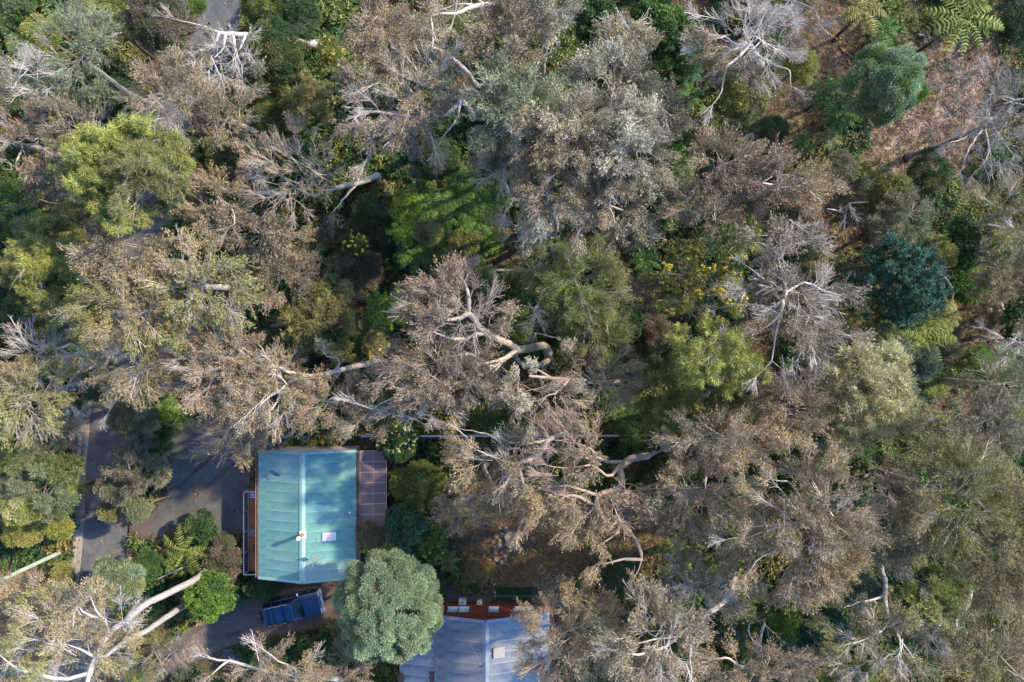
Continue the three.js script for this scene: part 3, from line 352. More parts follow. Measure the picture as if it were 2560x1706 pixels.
{
  const t = thing('striped_cushion', 'white and blue striped cushion at the top end of the timber deck', 'cushion', V(-20.15, .92, 12.1)), b = M(C(.1, .16, .42), .9), w = M(C(.7, .72, .8), .9); for (let i = 0; i < 6; i++) part('stripe', box(.78, .14, .095, 0, .1, -.24 + i * .096, .03), i % 2 ? b : w, t);
  const tb = thing('garden_table', 'blue-grey table halfway along the timber deck', 'table', V(-20.05, .92, 14.85)), gm = M(C(.12, .15, .22), .6); for (let i = 0; i < 5; i++) part('slat', box(.8, .03, .1, 0, .7, -.24 + i * .12, .01), gm, tb); for (const x of [-.34, .34]) for (const z of [-.22, .22]) part('leg', box(.05, .69, .05, x, .345, z), gm, tb);
  const ch = thing('deck_chair', 'dark chair on the timber deck near its lower end', 'chair', V(-19.95, .92, 16.1)); part('seat', box(.5, .06, .48, 0, .44, 0, .03), darkMat, ch); part('backrest', box(.07, .5, .48, .24, .7, 0, .03), darkMat, ch); for (const x of [-.2, .2]) for (const z of [-.2, .2]) part('leg', box(.04, .42, .04, x, .21, z), darkMat, ch);
}
const slateMats = [[.055, .06, .075], [.065, .068, .08], [.048, .052, .068]].map((c) => M(C(...c), .85, { bumpMap: roughBump, bumpScale: .01 }));
{ // second house
  const z0 = 20.75, zE = 12, o = V(-1.95, 0, z0), h = thing('house', 'red weatherboard house with a blue-grey corrugated gable roof at the bottom edge', 'house', o), xl = -3.9, xr = 4.8, ye = 3.1, yr = 4.1, ye2 = 2.55;
  slope(h, 'roof_sheet', [-.06, yr - .015], [xl, ye], 0, zE, 15, (i) => blueMats[(i * 4 + 1) % 3]); slope(h, 'roof_sheet', [.06, yr - .015], [xr, ye2], 0, zE, 15, (i) => blueMats[(i * 5) % 3]);
  slope(h, 'lean_to_sheet', [xl - .02, ye - .12], [xl - 2.75, ye - .75], 1.4, zE, 13, (i) => greyMats[i % 2]);
  { const cap = new MB(), a = V(-.24, yr - .05, 0), b = V(0, yr + .075, 0), c = V(.26, yr - .03, 0), z = V(0, 0, zE); cap.quad(a, a.clone().add(z), b.clone().add(z), b, WHITE).quad(b, b.clone().add(z), c.clone().add(z), c, WHITE); part('ridge_cap', cap.geo(), M(C(.18, .24, .31), .45, { side: THREE.DoubleSide }), h); }
  part('barge_board', barge(V(xl, ye + .03, 0), V(-.02, yr + .035, 0), -.02, .24, .12), blueCap, h); part('barge_board', barge(V(.02, yr + .035, 0), V(xr, ye2 + .03, 0), -.02, .24, .12), blueCap, h);
  part('leaf_litter', litterStrip(V(xl - .2, ye - .14, 4.2), V(xl - .2, ye - .14, zE), .42, .08, 31), leafLitterMat, h, 'stuff'); part('leaf_litter', litterStrip(V(xl - 2.6, ye - .68, 4.6), V(xl - 2.6, ye - .68, zE), .5, .08, 33), leafLitterMat, h, 'stuff');
  part('gutter', gutterGeo(xr + .1, ye2, 0, zE, .16), M(C(.2, .13, .12), .7), h);
  part('wall', gableWall(xl + .15, xr - .25, 0, ye - .12, yr - .12, ye2 - .12, .24, .12), M(C(.10, .03, .02), .8), h); part('wall', box(.14, ye, zE - .4, xl + .22, ye / 2 - .1, zE / 2 + .2, 0), M(C(.13, .04, .025), .8), h); part('wall', box(.14, ye2, zE - .4, xr - .34, ye2 / 2 - .1, zE / 2 + .2, 0), M(C(.13, .04, .025), .8), h); part('wall', box(.14, ye - .8, zE - 1.8, xl - 2.5, (ye - .8) / 2 - .05, zE / 2 + .8, 0), M(C(.13, .04, .025), .8), h);
  const bmats = [[.27, .06, .032], [.22, .05, .028], [.31, .085, .04], [.19, .042, .03]].map((c) => M(C(...c), .6, { map: grain })), R = rng(9);
  const wins = [[-3.1, -1.35, 2], [.1, .95, 1], [2.15, 3.75, 2]], wy = [1.0, 2.05];
  for (let i = 0; i < 19; i++) { const y = .16 + i * .2; const lim = (x) => x < 0 ? lerp(ye - .15, yr - .15, (x - xl) / -xl) : lerp(yr - .15, ye2 - .15, x / xr); let a = xl + .15, b = xr - .25; while (a < -.1 && lim(a) < y + .2) a += .05; while (b > .1 && lim(b) < y + .2) b -= .05; if (b - a < .3) continue; let cuts = [[a, b]]; if (y + .1 > wy[0] && y - .1 < wy[1]) for (const [wa, wb] of wins) cuts = cuts.flatMap(([p, q]) => wb < p || wa > q ? [[p, q]] : [[p, wa], [wb, q]].filter(([s, t]) => t - s > .05)); for (const [p, q] of cuts) { const g = box(q - p, .205, .03, 0, 0, 0, .006); g.rotateX(.1); g.translate((p + q) / 2, y, .215); part('weatherboard', g, bmats[Math.floor(R() * 4)], h); } }
  const frame = M(C(.09, .06, .06), .6), glass = P(C(.5, .62, .66), .06, { metalness: 0, clearcoat: 1 });
  for (const [a, b, n] of wins) { const w = part('window', mergeGeometries([box(b - a + .1, .07, .14, (a + b) / 2, wy[1] + .02, .17, .01), box(b - a + .1, .07, .2, (a + b) / 2, wy[0] - .02, .14, .01), ...Array.from({ length: n + 1 }, (_, i) => box(.06, wy[1] - wy[0], .13, lerp(a, b, i / n), (wy[0] + wy[1]) / 2, .17, .01))]), frame, h); for (let i = 0; i < n; i++) { const pa = lerp(a, b, i / n), pb = lerp(a, b, (i + 1) / n); part('pane', box(pb - pa - .06, wy[1] - wy[0] - .05, .02, (pa + pb) / 2, (wy[0] + wy[1]) / 2, .2, 0), glass, w); part('blind', box(pb - pa - .06, .05, .16, (pa + pb) / 2, wy[0] + .07, .12, .01), whiteMat, w); } }
  const hat = part('skylight', box(.9, .12, .8, 0, 0, 0, .03).rotateZ(-.31).translate(.98, 3.9, 2.35), M(C(.24, .25, .26), .6), h); for (let i = 0; i < 7; i++) part('rib', box(.86, .03, .03, 0, .07, -.34 + i * .113, 0).rotateZ(-.31).translate(.98, 3.9, 2.35), M(C(.36, .36, .35), .6), hat);
  part('ceiling', box(8, .1, zE - .8, .4, 2.3, zE / 2 + .2, 0), darkMat, h);
}
{ const g = antenna('television antenna with a long mast on the ridge of the blue-grey roof', V(-2.6, 4.0, 22.6), -1.05, 9, 1.9, 1.3); }
{ // patio in front of the red wall
  const g = thing('patio', 'dark slate patio strip in front of the red wall', 'patio', V(-5.2, 0, 19.6)), R = rng(3);
  for (let i = 0; i < 10; i++) for (let j = 0; j < 2; j++) part('paver', box(.72, .1, .55, .4 + i * .735, .05 + R() * .006, .28 + j * .565, .015), slateMats[Math.floor(R() * 3)], g);
  const bx = (label, px, py, s, col) => { const t = thing('cabinet', label, 'cabinet', at(px, py, .1)); part('casing', box(s, s * .95, s * .8, 0, s * .48, 0, .03), M(C(...col), .5), t); part('lid', box(s * 1.04, .04, s * .84, 0, s * .97, 0, .015), M(C(...col.map((x) => x * 1.08)), .5), t); for (let i = 0; i < 4; i++) part('louvre', box(s * .7, .03, .02, 0, s * (.25 + i * .15), -s * .41, 0), M(C(.4, .42, .42), .6), t); part('vent_cap', new THREE.CylinderGeometry(.04, .06, .1, 10).translate(0, s * .97 + .06, 0), darkMat, t); };
  bx('pale grey-green cabinet on the patio, left of the small white one', 1157, 1500, .55, [.50, .55, .52]); bx('small white cabinet on the patio in front of the red wall', 1199, 1503, .38, [.72, .73, .78]);
  const wall = thing('retaining_wall', 'low grey sleeper wall behind the patio of the red house', 'wall', at(1130, 1464, 0)); for (let i = 0; i < 3; i++) part('sleeper', box(2.7, .2, .1, 1.35 + i * 2.72 - 1.2, .2, 0, .02), M(C(.10 + .02 * i, .095 + .02 * i, .10), .9, { map: grain }), wall);
  const gb = thing('garden_bed', 'netted garden bed between the sleeper wall and the red house', 'garden bed', at(1284, 1482, 0)); part('frame', mergeGeometries([box(3.1, .25, .06, 0, .12, -.55), box(3.1, .25, .06, 0, .12, .55), box(.06, .25, 1.1, -1.52, .12, 0), box(.06, .25, 1.1, 1.52, .12, 0)]), M(C(.10, .08, .06), .9), gb); for (const x of [-1.5, 0, 1.5]) part('hoop', new THREE.TorusGeometry(.55, .012, 4, 12, Math.PI).rotateY(Math.PI / 2).translate(x, .2, 0), M(C(.1, .26, .26), .6), gb); part('ridge_pole', rod(V(-1.6, .76, 0), V(1.6, .76, 0), .018), M(C(.12, .25, .25), .6), gb);
  { const R2 = rng(55), s = new Scatter(); for (let i = 0; i < 520; i++) s.add(gb.position.clone().add(V((R2() - .5) * 3, .22 + R2() * .3, (R2() - .5) * 1.05)), qRand(R2), .6 + .5 * R2(), jit(R2() < .25 ? [.03, .16, .17] : LEAF.dark, R2, .5)); s.build('leaves', GEO.small[0], leafMat, gb, gb.position); }
  const post = (label, pts) => { const p = pts.map(([a, b, c]) => at(a, b, c)), q = thing('timber_post', label, 'post', p[0]); part('shaft', new MB().tube(p.map((x) => x.clone().sub(p[0])), p.map(() => .07), 7, C(.30, .22, .17)).geo(), barkMat, q); part('cap', new THREE.CylinderGeometry(.075, .075, .03, 8).translate(...p[p.length - 1].clone().sub(p[0]).toArray()), M(C(.35, .28, .22), .9), q); };
  post('leaning timber post at the left end of the netted garden bed', [[1240, 1500, .1], [1237, 1482, .9]]); post('shorter split timber post touching the garden bed corner', [[1230, 1478, .1], [1236, 1462, 1.0]]); post('short stick leaning by the sleeper wall near the mint-green tree', [[1146, 1466, .2], [1154, 1453, .6]]);
}
single('concrete_slab', box(2.05, .16, 1.25, 0, .08, 0, .02).rotateY(.03).translate(...at(590, 1640, 0).toArray()), M(C(.2, .23, .29), .8, { map: concMat.map }), 'grey concrete slab half under branches below the track', 'slab');
single('timber_beam', box(1.6, .14, .2, 0, .1, 0, .02).rotateY(.25).translate(...at(670, 1628, 0).toArray()), M(C(.30, .31, .34), .8, { map: grain }), 'pale grey beam lying right of the concrete slab', 'beam');
single('white_pole', rod(at(394, 1448, .5), at(455, 1420, 1.5), .045, 8), whiteMat, 'white pole leaning through the olive tree fern beside the road', 'pole');
{ // boundary fence behind the teal house garden
  const A = at(915, 1083, 0), B = at(1665, 1081, 0), L = A.distanceTo(B), g = thing('paling_fence', 'grey paling fence running behind the garden, mostly under branches', 'fence', A), fm = M(C(.30, .31, .34), .85, { map: grain });
  g.rotation.y = -Math.atan2(B.z - A.z, B.x - A.x); for (let i = 0; i <= 10; i++) part('post', box(.1, 1.7, .1, i * L / 10, .85, .1), fm, g); for (const y of [.4, 1.45]) part('rail', box(L, .08, .05, L / 2, y, .07), fm, g); part('capping', box(L, .04, .14, L / 2, 1.74, .03), M(C(.36, .38, .43), .8), g);
  const P2 = [], R = rng(8); for (let x = .05; x < L; x += .105) P2.push(box(.095, 1.68 + R() * .04, .018, x, .86, .035, 0)); part('palings', mergeGeometries(P2), fm, g, 'stuff');
}
{ // timber edging right of the road, power pole and its wires, letterboxes
  const eg = thing('timber_edging', 'dark red-brown timber edging along the right side of the road', 'edging', at(329, 1310, 0)), em = M(C(.10, .06, .05), .9, { map: grain }); [[329, 1310, 327, 1350], [327, 1352, 318, 1398]].forEach(([a, b, c, d]) => { const p = at(a, b, 0), q = at(c, d, 0); const s = box(.14, .2, p.distanceTo(q), 0, .1, 0, .02); s.rotateY(Math.atan2(q.x - p.x, q.z - p.z)); s.translate((p.x + q.x) / 2 - eg.position.x, 0, (p.z + q.z) / 2 - eg.position.z); part('sleeper', s, em, eg); });
  struct('kerb_right', ribbon([[334, 1336], [331, 1370], [322, 1404]], -.16, .1, 0, .1), concMat);
  const b = at(147, 1383, 0), g = thing('power_pole', 'thick mint-green power pole leaning out of the left edge', 'power pole', b); part('shaft', new MB().tube([V(0, 0, 0), V(0, 4, 0), V(0, 9.5, 0)], [.17, .155, .13], 12, C(1, 1, 1)).geo(), M(C(.42, .5, .42), .8, { map: barkTex }), g); part('crossarm', box(.1, .12, 2.0, 0, 9.0, 0), M(C(.3, .25, .2), .8), g); for (const z of [-.85, -.3, .3, .85]) part('insulator', new THREE.CylinderGeometry(.04, .06, .16, 8).translate(0, 9.14, z), M(C(.6, .6, .62), .3), g);
  const wire = (label, a, c) => { const n = [], m = a.clone().lerp(c, .5).add(V(0, -.35, 0)), cv = new THREE.QuadraticBezierCurve3(a, m, c); for (let i = 0; i <= 16; i++) n.push(cv.getPoint(i / 16)); single('power_line', new MB().tube(n, n.map(() => .02), 4, WHITE).geo(), M(C(.45, .44, .42), .6), label, 'power line', 'power lines from the mint-green pole'); };
  const top = b.clone().add(V(-.1, 6.2, .2)); wire('thin power line running down the left edge below the mint-green pole, outer', top, at(10, 1760, 6)); wire('thin power line running down the left edge, inner of the two', top.clone().add(V(.25, -.3, .1)), at(28, 1780, 5.6));
  const lb = (label, px, py, s) => { const t = thing('letterbox', label, 'letterbox', at(px, py, 0)); part('post', box(.06, 1.15, .06, 0, .57, 0), steelMat, t); const k = new THREE.CylinderGeometry(.14 * s, .14 * s, .42 * s, 12, 1, false, 0, Math.PI); k.rotateZ(Math.PI / 2); k.rotateX(-Math.PI / 2); k.rotateX(Math.PI / 2); k.translate(0, 1.24, 0); part('lid', k, whiteMat, t); part('body', box(.42 * s, .16, .28 * s, 0, 1.17, 0), whiteMat, t); part('slot', box(.2, .03, .01, 0, 1.18, .143 * s), darkMat, t); };
  lb('small white letterbox on a post beside the kerb', 205, 1135, .8); lb('white letterbox half under the bare white branches by the road', 205, 969, 1.0);
  for (const [px, py, lab, len] of [[176, 1022, 'long white plank standing in the verge under tan leaves', 1.9], [141, 1030, 'shorter white plank left of the long one, in the verge', 1.1]]) { const p = at(px, py, 0), t = thing('white_plank', lab, 'plank', p); part('plank', box(.2, .05, len, 0, .35, 0, .01), whiteMat, t); for (const z of [-.35, .35]) part('foot', box(.16, .34, .06, 0, .17, z * len), steelMat, t); }
}
// boulder pile
{
  const R = rng(41), gs = [1, 2, 3, 4, 5].map((s) => { const g = new THREE.IcosahedronGeometry(1, 2), p = g.attributes.position; const q = rng(s + 70), ax = dirOf(q), cut = .3 + .4 * q(); for (let i = 0; i < p.count; i++) { const v = V(p.getX(i), p.getY(i), p.getZ(i)); const n = .78 + .4 * fbm(v.x * 1.3 + s * 9 + v.z, v.y * 1.3 - v.z * .7 + s, 3); v.multiplyScalar(n); const d = v.dot(ax); if (d > cut) v.addScaledVector(ax, (cut - d) * .8); p.setXYZ(i, v.x, v.y * .78, v.z); } return toCreasedNormals(g, .5); });
  const ms = [[.15, .135, .13], [.19, .17, .16], [.11, .10, .10], [.26, .245, .25], [.17, .145, .115]].map((c) => M(C(...c), .95, { bumpMap: roughBump, bumpScale: .03 }));
  const spots = [[1266, 1322, 9], [1267, 1345, 10], [1240, 1340, 6], [1248, 1352, 6], [1250, 1362, 7], [1237, 1368, 6], [1268, 1362, 7], [1282, 1350, 7], [1297, 1344, 8], [1314, 1342, 8], [1331, 1347, 7], [1283, 1365, 7], [1298, 1366, 6], [1237, 1382, 7], [1252, 1381, 7], [1267, 1378, 7], [1262, 1390, 6], [1240, 1398, 7], [1253, 1406, 7], [1264, 1400, 6], [1374, 1343, 6], [1243, 1272, 8], [1305, 1272, 7], [1290, 1270, 6], [1302, 1330, 6], [1254, 1334, 5], [1276, 1334, 5], [1400, 1350, 6], [1282, 1378, 5], [1310, 1364, 5], [1232, 1355, 5], [1250, 1320, 5], [1274, 1274, 6]];
  const ORD = ['first', 'second', 'third', 'fourth', 'fifth', 'sixth', 'seventh', 'eighth', 'ninth'], main = spots.map((q, i) => [q, i]).filter(([q]) => q[0] <= 1360 && q[1] >= 1300).sort((u, v) => u[0][1] - v[0][1]), rowOf = {}; for (let k = 0; k < main.length; k += 6) main.slice(k, k + 6).sort((u, v) => u[0][0] - v[0][0]).forEach(([q, i], j) => { rowOf[i] = 'boulder in the main rock pile, ' + ORD[k / 6] + ' row from the top, ' + ORD[j] + ' from the left'; });
  let back = 0;
  spots.forEach(([px, py, r], i) => { const s = r / 31 * 1.12, p = at(px, py, 0); const alone = px > 1360 || py < 1300; const m = single('boulder', gs[i % 5], i === 4 ? ms[3] : ms[(i * 3) % 5], i === 4 ? 'palest grey boulder on the left side of the rock pile' : px > 1360 ? (px > 1390 ? 'lone boulder farthest right of the rock pile, under branches' : 'lone boulder just right of the rock pile') : py < 1300 ? ['left', 'right', 'middle', 'front'][back++] + ' boulder of the short row behind the main rock pile' : rowOf[i], 'boulder', alone && px > 1360 ? undefined : py < 1300 ? 'boulders in the row behind the pile' : i === 4 ? undefined : 'boulders in the main rock pile'); m.position.copy(p).setY(s * .45); m.rotation.set(R() * .5, R() * 6.3, R() * .5); m.scale.setScalar(s); });
}
// ---------------------------------------------------------------- the four-wheel drive
{
  const g = thing('four_wheel_drive', 'dark blue four-wheel drive wagon parked on the gravel track', 'car', at(727, 1525, 1.2).setY(0.006), undefined, .215);
  const paint = P(C(.006, .04, .125), .28, { clearcoat: 1, clearcoatRoughness: .08 }), trim = P(C(.008, .01, .014), .35, { clearcoat: .5 }), glass = P(C(.012, .02, .03), .08, { specularIntensity: .45 }), chrome = M(C(.6, .62, .66), .25, { metalness: .8 }), lampM = P(C(.75, .78, .85), .1, { clearcoat: 1 }), tyre = M(C(.02, .02, .022), .9);
  const ext = (pts, w, bv, z = 0) => { const s = new THREE.Shape(pts.map(([a, b]) => new THREE.Vector2(a, b))); const e = new THREE.ExtrudeGeometry(s, { depth: w - 2 * bv, bevelEnabled: true, bevelThickness: bv, bevelSize: bv, bevelSegments: 3 }); e.translate(0, 0, -w / 2 + bv + z); return toCreasedNormals(e, .6); };
  part('body', ext([[-2.12, .42], [2.08, .42], [2.16, .62], [2.1, .93], [.9, 1.06], [-2.08, 1.08], [-2.16, .75]], 1.82, .08), paint, g);
  // cabin: tapered block with glass sides
  const cab = (b, t, y0, y1) => { const m = new MB(), q = (x, y, z) => V(x, y, z), A = [q(b[0], y0, -b[2]), q(b[1], y0, -b[2]), q(b[1], y0, b[2]), q(b[0], y0, b[2])], T = [q(t[0], y1, -t[2]), q(t[1], y1, -t[2]), q(t[1], y1, t[2]), q(t[0], y1, t[2])]; for (let i = 0; i < 4; i++) { const j = (i + 1) % 4; m.quad(A[j], A[i], T[i], T[j], WHITE); } m.quad(T[3], T[2], T[1], T[0], WHITE); return m.geo(); };
  part('cabin', cab([-2.1, .98, .86], [-1.98, .22, .68], 1.08, 1.7), paint, g);
  const pane = (a, b, c, d) => new MB().quad(a, b, c, d, WHITE).geo(), off = .012;
  const ws = part('windscreen', pane(V(.945, 1.13, .78), V(.945, 1.13, -.78), V(.29, 1.675, -.63), V(.29, 1.675, .63)), glass, g); ws.position.set(off, off, 0);
  for (const s of [-1, 1]) for (const [a, b, c, d] of [[.72, .14, -.55, -.55], [-.62, -.62, -1.32, -1.32], [-1.4, -1.4, -1.98, -1.9]]) { const w = part('side_window', s > 0 ? pane(V(c, 1.15, .845), V(a, 1.15, .845), V(b, 1.6, .715), V(d, 1.6, .715)) : pane(V(a, 1.15, -.845), V(c, 1.15, -.845), V(d, 1.6, -.715), V(b, 1.6, -.715)), glass, g); w.position.z = s * .02; }
  part('rear_window', pane(V(-2.1, 1.18, -.7), V(-2.1, 1.18, .7), V(-2.015, 1.6, .6), V(-2.015, 1.6, -.6)), glass, g);
  const roof = part('roof', box(2.24, .07, 1.38, -.88, 1.72, 0, .035), paint, g); for (const z of [-.42, -.21, 0, .21, .42]) part('roof_rib', box(1.9, .018, .06, -.9, 1.757, z, .008), paint, roof);
  for (const s of [-1, 1]) part('roof_rail', box(1.9, .05, .05, -.9, 1.8, s * .64, .02), s < 0 ? chrome : trim, g);
  for (const x of [-1.62, -1.18, -.42]) { const r = part('roof_bar', box(.09, .04, 1.42, x, 1.83, 0, .015), trim, g); part('bar_end', box(.1, .06, .06, x, 1.82, .72, .02), chrome, r); part('bar_end', box(.1, .06, .06, x, 1.82, -.72, .02), chrome, r); }
  part('bonnet', ext([[.98, 1.065], [2.02, .955], [2.02, .98], [1.0, 1.105]], 1.28, .012), paint, g); part('bonnet_scoop', box(.42, .06, .62, 1.42, 1.06, 0, .03).translate(0, 0, 0), P(C(.01, .045, .14), .35, { clearcoat: 1 }), g);
  for (const s of [-1, 1]) { part('guard', ext([[1.05, .98], [2.05, .9], [2.0, .97], [1.1, 1.06]], .2, .03, s * .78), paint, g); const l = part('headlight', box(.34, .16, .4, 2.1, .87, s * .66, .05), lampM, g); part('indicator', box(.14, .08, .1, 2.12, .84, s * .87, .03), M(C(.7, .4, .15), .3), l); part('side_mirror', box(.12, .16, .24, .72, 1.2, s * 1.03, .05), s < 0 ? lampM : paint, g); part('side_step', box(2.0, .05, .16, -.1, .38, s * .93, .02), trim, g); part('tail_light', box(.06, .5, .12, -2.17, .9, s * .8, .02), M(C(.35, .02, .02), .3), g); }
  part('cowl_panel', box(.16, .03, 1.5, .97, 1.085, 0, .01), trim, g); for (const s of [-1, 1]) part('bonnet_seam', box(.98, .012, .035, 1.5, 1.03, s * .6, .004).translate(0, .0, 0), trim, g);
  part('grille', box(.06, .2, .84, 2.19, .84, 0, .02), chrome, g); for (let i = 0; i < 3; i++) part('grille_bar', box(.03, .025, .8, 2.225, .78 + i * .06, 0, .005), trim, g);
  part('front_bumper', box(.3, .26, 1.84, 2.24, .56, 0, .07), lampM, g); part('bull_bar', new THREE.TorusGeometry(.34, .03, 6, 16, Math.PI).rotateY(Math.PI / 2).scale(1, .9, 1.6).translate(2.36, .62, 0), chrome, g); part('rear_bumper', box(.2, .22, 1.74, -2.2, .5, 0, .06), trim, g);
  for (const s of [-1, 1]) part('wiper', rod(V(.93, 1.165, s * .35), V(.72, 1.345, s * .05), .012, 4), trim, g);
  const sp = part('spare_wheel', new THREE.CylinderGeometry(.36, .36, .22, 24).rotateZ(Math.PI / 2).translate(-2.36, .98, .08), tyre, g); part('wheel_cover', new THREE.CylinderGeometry(.365, .33, .2, 24).rotateZ(Math.PI / 2).translate(-2.43, .98, .08), paint, sp);
  for (const x of [1.38, -1.32]) for (const s of [-1, 1]) { const w = part('wheel', new THREE.TorusGeometry(.29, .1, 10, 26).translate(x, .39, s * .84), tyre, g); part('rim', new THREE.CylinderGeometry(.22, .22, .16, 16).rotateX(Math.PI / 2).translate(x, .39, s * .84), chrome, w); part('arch', new THREE.TorusGeometry(.43, .045, 6, 16, Math.PI).translate(x, .42, s * .9), trim, g); }
}

// ---------------------------------------------------------------- tall gums and bare trees: name, label, px, py, rx, ry, crown height, look
gum('gum_tree', 'soft grey-green gum in the top-left corner beside the olive tree fern', 184, 130, 98, 102, 14, { col: 'grey', col2: 'sage', dens: 2.2, gap: .2, fresh: 1, bark: 'grey' });
gum('dead_tree', 'silver dead tree with tangled twigs at the upper left edge', 72, 196, 72, 62, 15, { bark: 'white', bare: 1.2, col: 'grey', fans: 8, base: [108, 272], trunk: [[112, 276, 3], [84, 250, 9], [62, 232, 13]], limbs: [[[62, 232, 13], [90, 210, 14], [120, 222, 15]], [[72, 238, 13], [88, 205, 14.5], [76, 170, 16]], [[62, 232, 13], [40, 190, 15], [20, 168, 16]]] });
gum('gum_tree', 'pinkish twiggy gum left of the upper end of the pine', 153, 318, 68, 66, 15, { col: 'pink', col2: 'dusk', bark: 'pale', bare: .3, fans: 7, dens: 2 });
gum('gum_tree', 'pink-brown twiggy gum cut by the left edge, level with the pine top', 23, 352, 78, 84, 15, { col: 'pink', bark: 'pale', bare: .3, fans: 7, limbs: [[[30, 380, 13], [38, 420, 14], [66, 428, 15]], [[40, 360, 13], [90, 362, 14.5], [118, 372, 15]]] });
gum('gum_tree', 'small tan-pink gum touching the left side of the pine', 126, 455, 48, 52, 13, { col: 'pink', col2: 'tan', fans: 6 });
gum('gum_tree', 'small leafless grey gum above the pine', 249, 318, 48, 46, 12, { col: 'dusk', bark: 'white', bare: .8, fans: 7 });
gum('leaning_gum', 'gum leaning left across the road, brown trunk tipped with white bare branches', 552, 175, 118, 112, 12, { col: 'dusk', col2: 'grey', bark: 'white', bare: .5, fans: 6, dens: 1.5, th: 3.2, tr: .3, trunk: [[796, 112, 1.5], [706, 100, 5], [640, 90, 8], [547, 82, 11]], lr: .1, limbs: [[[547, 84, 11], [540, 105, 11.5], [515, 118, 12], [490, 130, 12.5], [462, 156, 13]], [[590, 90, 10], [588, 130, 11], [604, 168, 12], [606, 215, 12]], [[625, 92, 9], [600, 120, 11], [582, 138, 12]], [[550, 84, 11], [500, 62, 12], [440, 50, 12.5]], [[565, 86, 10.5], [555, 125, 12], [530, 150, 12.5]]] });
gum('gum_tree', 'tan leafy gum over the upper road, above the pine', 425, 250, 112, 100, 14, { col: 'gold', col2: 'tan', dens: 2.2, gap: .22, limbs: [[[430, 255, 12], [470, 275, 13.5], [500, 262, 14]], [[430, 262, 12], [395, 200, 14], [380, 190, 14.5]], [[440, 262, 12], [446, 300, 14]], [[460, 258, 12], [525, 278, 14], [540, 320, 14]]] });
gum('gum_tree', 'grey-brown gum right of the tan gum over the upper road', 565, 290, 78, 74, 13, { col: 'dusk', col2: 'tan', bare: .35, fans: 6 });
gum('gum_tree', 'tan gum with a crooked white branch just right of the pine', 536, 512, 80, 76, 12, { col: 'gold', col2: 'tan', dens: 2.2, lr: .1, limbs: [[[530, 520, 10], [551, 501, 11.5], [582, 528, 13], [586, 560, 13.5], [572, 568, 13.5]], [[540, 522, 10], [536, 560, 12.5], [520, 570, 13]], [[545, 515, 10], [548, 480, 12]]] });
gum('gum_tree', 'wide dusky gum with a pale forked trunk end, centre of the upper left', 727, 432, 125, 112, 12, { col: 'dusk', col2: 'pink', bare: .35, fans: 6, dens: 1.7, bark: 'pale', tr: .28, trunk: [[942, 442, 1], [895, 457, 5], [838, 471, 8], [784, 492, 10]], lr: .11, limbs: [[[900, 458, 5], [860, 498, 7], [827, 534, 8.5]], [[800, 486, 10], [740, 470, 11.5], [700, 440, 12]]] });
gum('bare_sapling', 'thin white bare sapling between the pine and the dusky gum', 638, 445, 30, 34, 10, { bark: 'white', bare: 1.2, fans: 4, n: 12, limbs: [[[650, 485, 6], [636, 450, 9], [622, 426, 11]], [[640, 460, 8], [658, 425, 11]]] });
gum('gum_tree', 'brown gum above the top-left corner of the clearing, below the crooked white branch', 640, 580, 108, 52, 11, { col: 'tan', col2: 'dusk', dens: 2 });
gum('gum_tree', 'dull dark brown gum between the brown gum and the snapped trunk', 690, 678, 112, 80, 9, { col: 'dusk', col2: 'tan', dens: 1.8, bark: 'grey' });
gum('gum_tree', 'pale pink-tan twiggy gum at the top, left of the white horizontal trunk', 960, 95, 98, 88, 15, { col: 'pink', col2: 'tan', bare: .25, fans: 7, dens: 2, limbs: [[[1010, 130, 12], [960, 90, 14], [935, 60, 15]]] });
gum('gum_tree', 'broad tan-pink gum with white limbs fanning left from one point, upper middle', 1000, 255, 155, 108, 15, { col: 'pink', col2: 'tan', bare: .25, fans: 7, dens: 1.9, bark: 'white', trunk: [[1185, 300, 0], [1172, 272, 8], [1152, 249, 12.5]], lr: .1, limbs: [[[1152, 249, 12.5], [1122, 284, 13.5], [1062, 300, 14.5], [1005, 335, 15]], [[1152, 249, 12.5], [1140, 305, 14], [1112, 335, 14.5], [1088, 378, 15]], [[1150, 248, 12.5], [1098, 228, 14], [1040, 205, 15], [980, 175, 15.5]], [[1060, 300, 14], [1018, 262, 15], [990, 300, 15]], [[1062, 300, 14.5], [960, 285, 15], [905, 280, 15], [875, 310, 15]], [[940, 345, 13], [935, 365, 14], [912, 410, 14]]] });
gum('gum_tree', 'tan gum crossed by a white trunk at the top edge, upper middle', 1112, 75, 92, 78, 13, { col: 'tan', col2: 'gold', bare: .25, bark: 'white', tr: .26, trunk: [[1330, 60, 2], [1272, 18, 8], [1190, 14, 12], [1142, 34, 13.5]], lr: .09, limbs: [[[1190, 14, 12], [1150, 8, 13], [1098, 26, 14]], [[1142, 34, 13.5], [1080, 38, 14], [1078, 60, 14.5], [1084, 105, 14.5]], [[1220, 10, 11], [1180, -10, 12]]] });
gum('bare_gum', 'thick white limb slanting down between the pink-tan gums of the upper middle', 1110, 150, 50, 45, 14, { bark: 'white', bare: .9, fans: 4, n: 16, col: 'pink', tr: .2, trunk: [[1190, 215, 2], [1152, 165, 10], [1105, 130, 13], [1057, 107, 14.5]] });
gum('gum_tree', 'silver-leaved gum at the top edge, left of the tall dark green tree', 1275, 92, 82, 95, 17, { bark: 'white', leaf: 22, col: 'silver', col2: 'tan', dens: 2.9, gap: .2, limbs: [[[1290, 110, 14], [1262, 90, 16], [1230, 60, 17]]] });
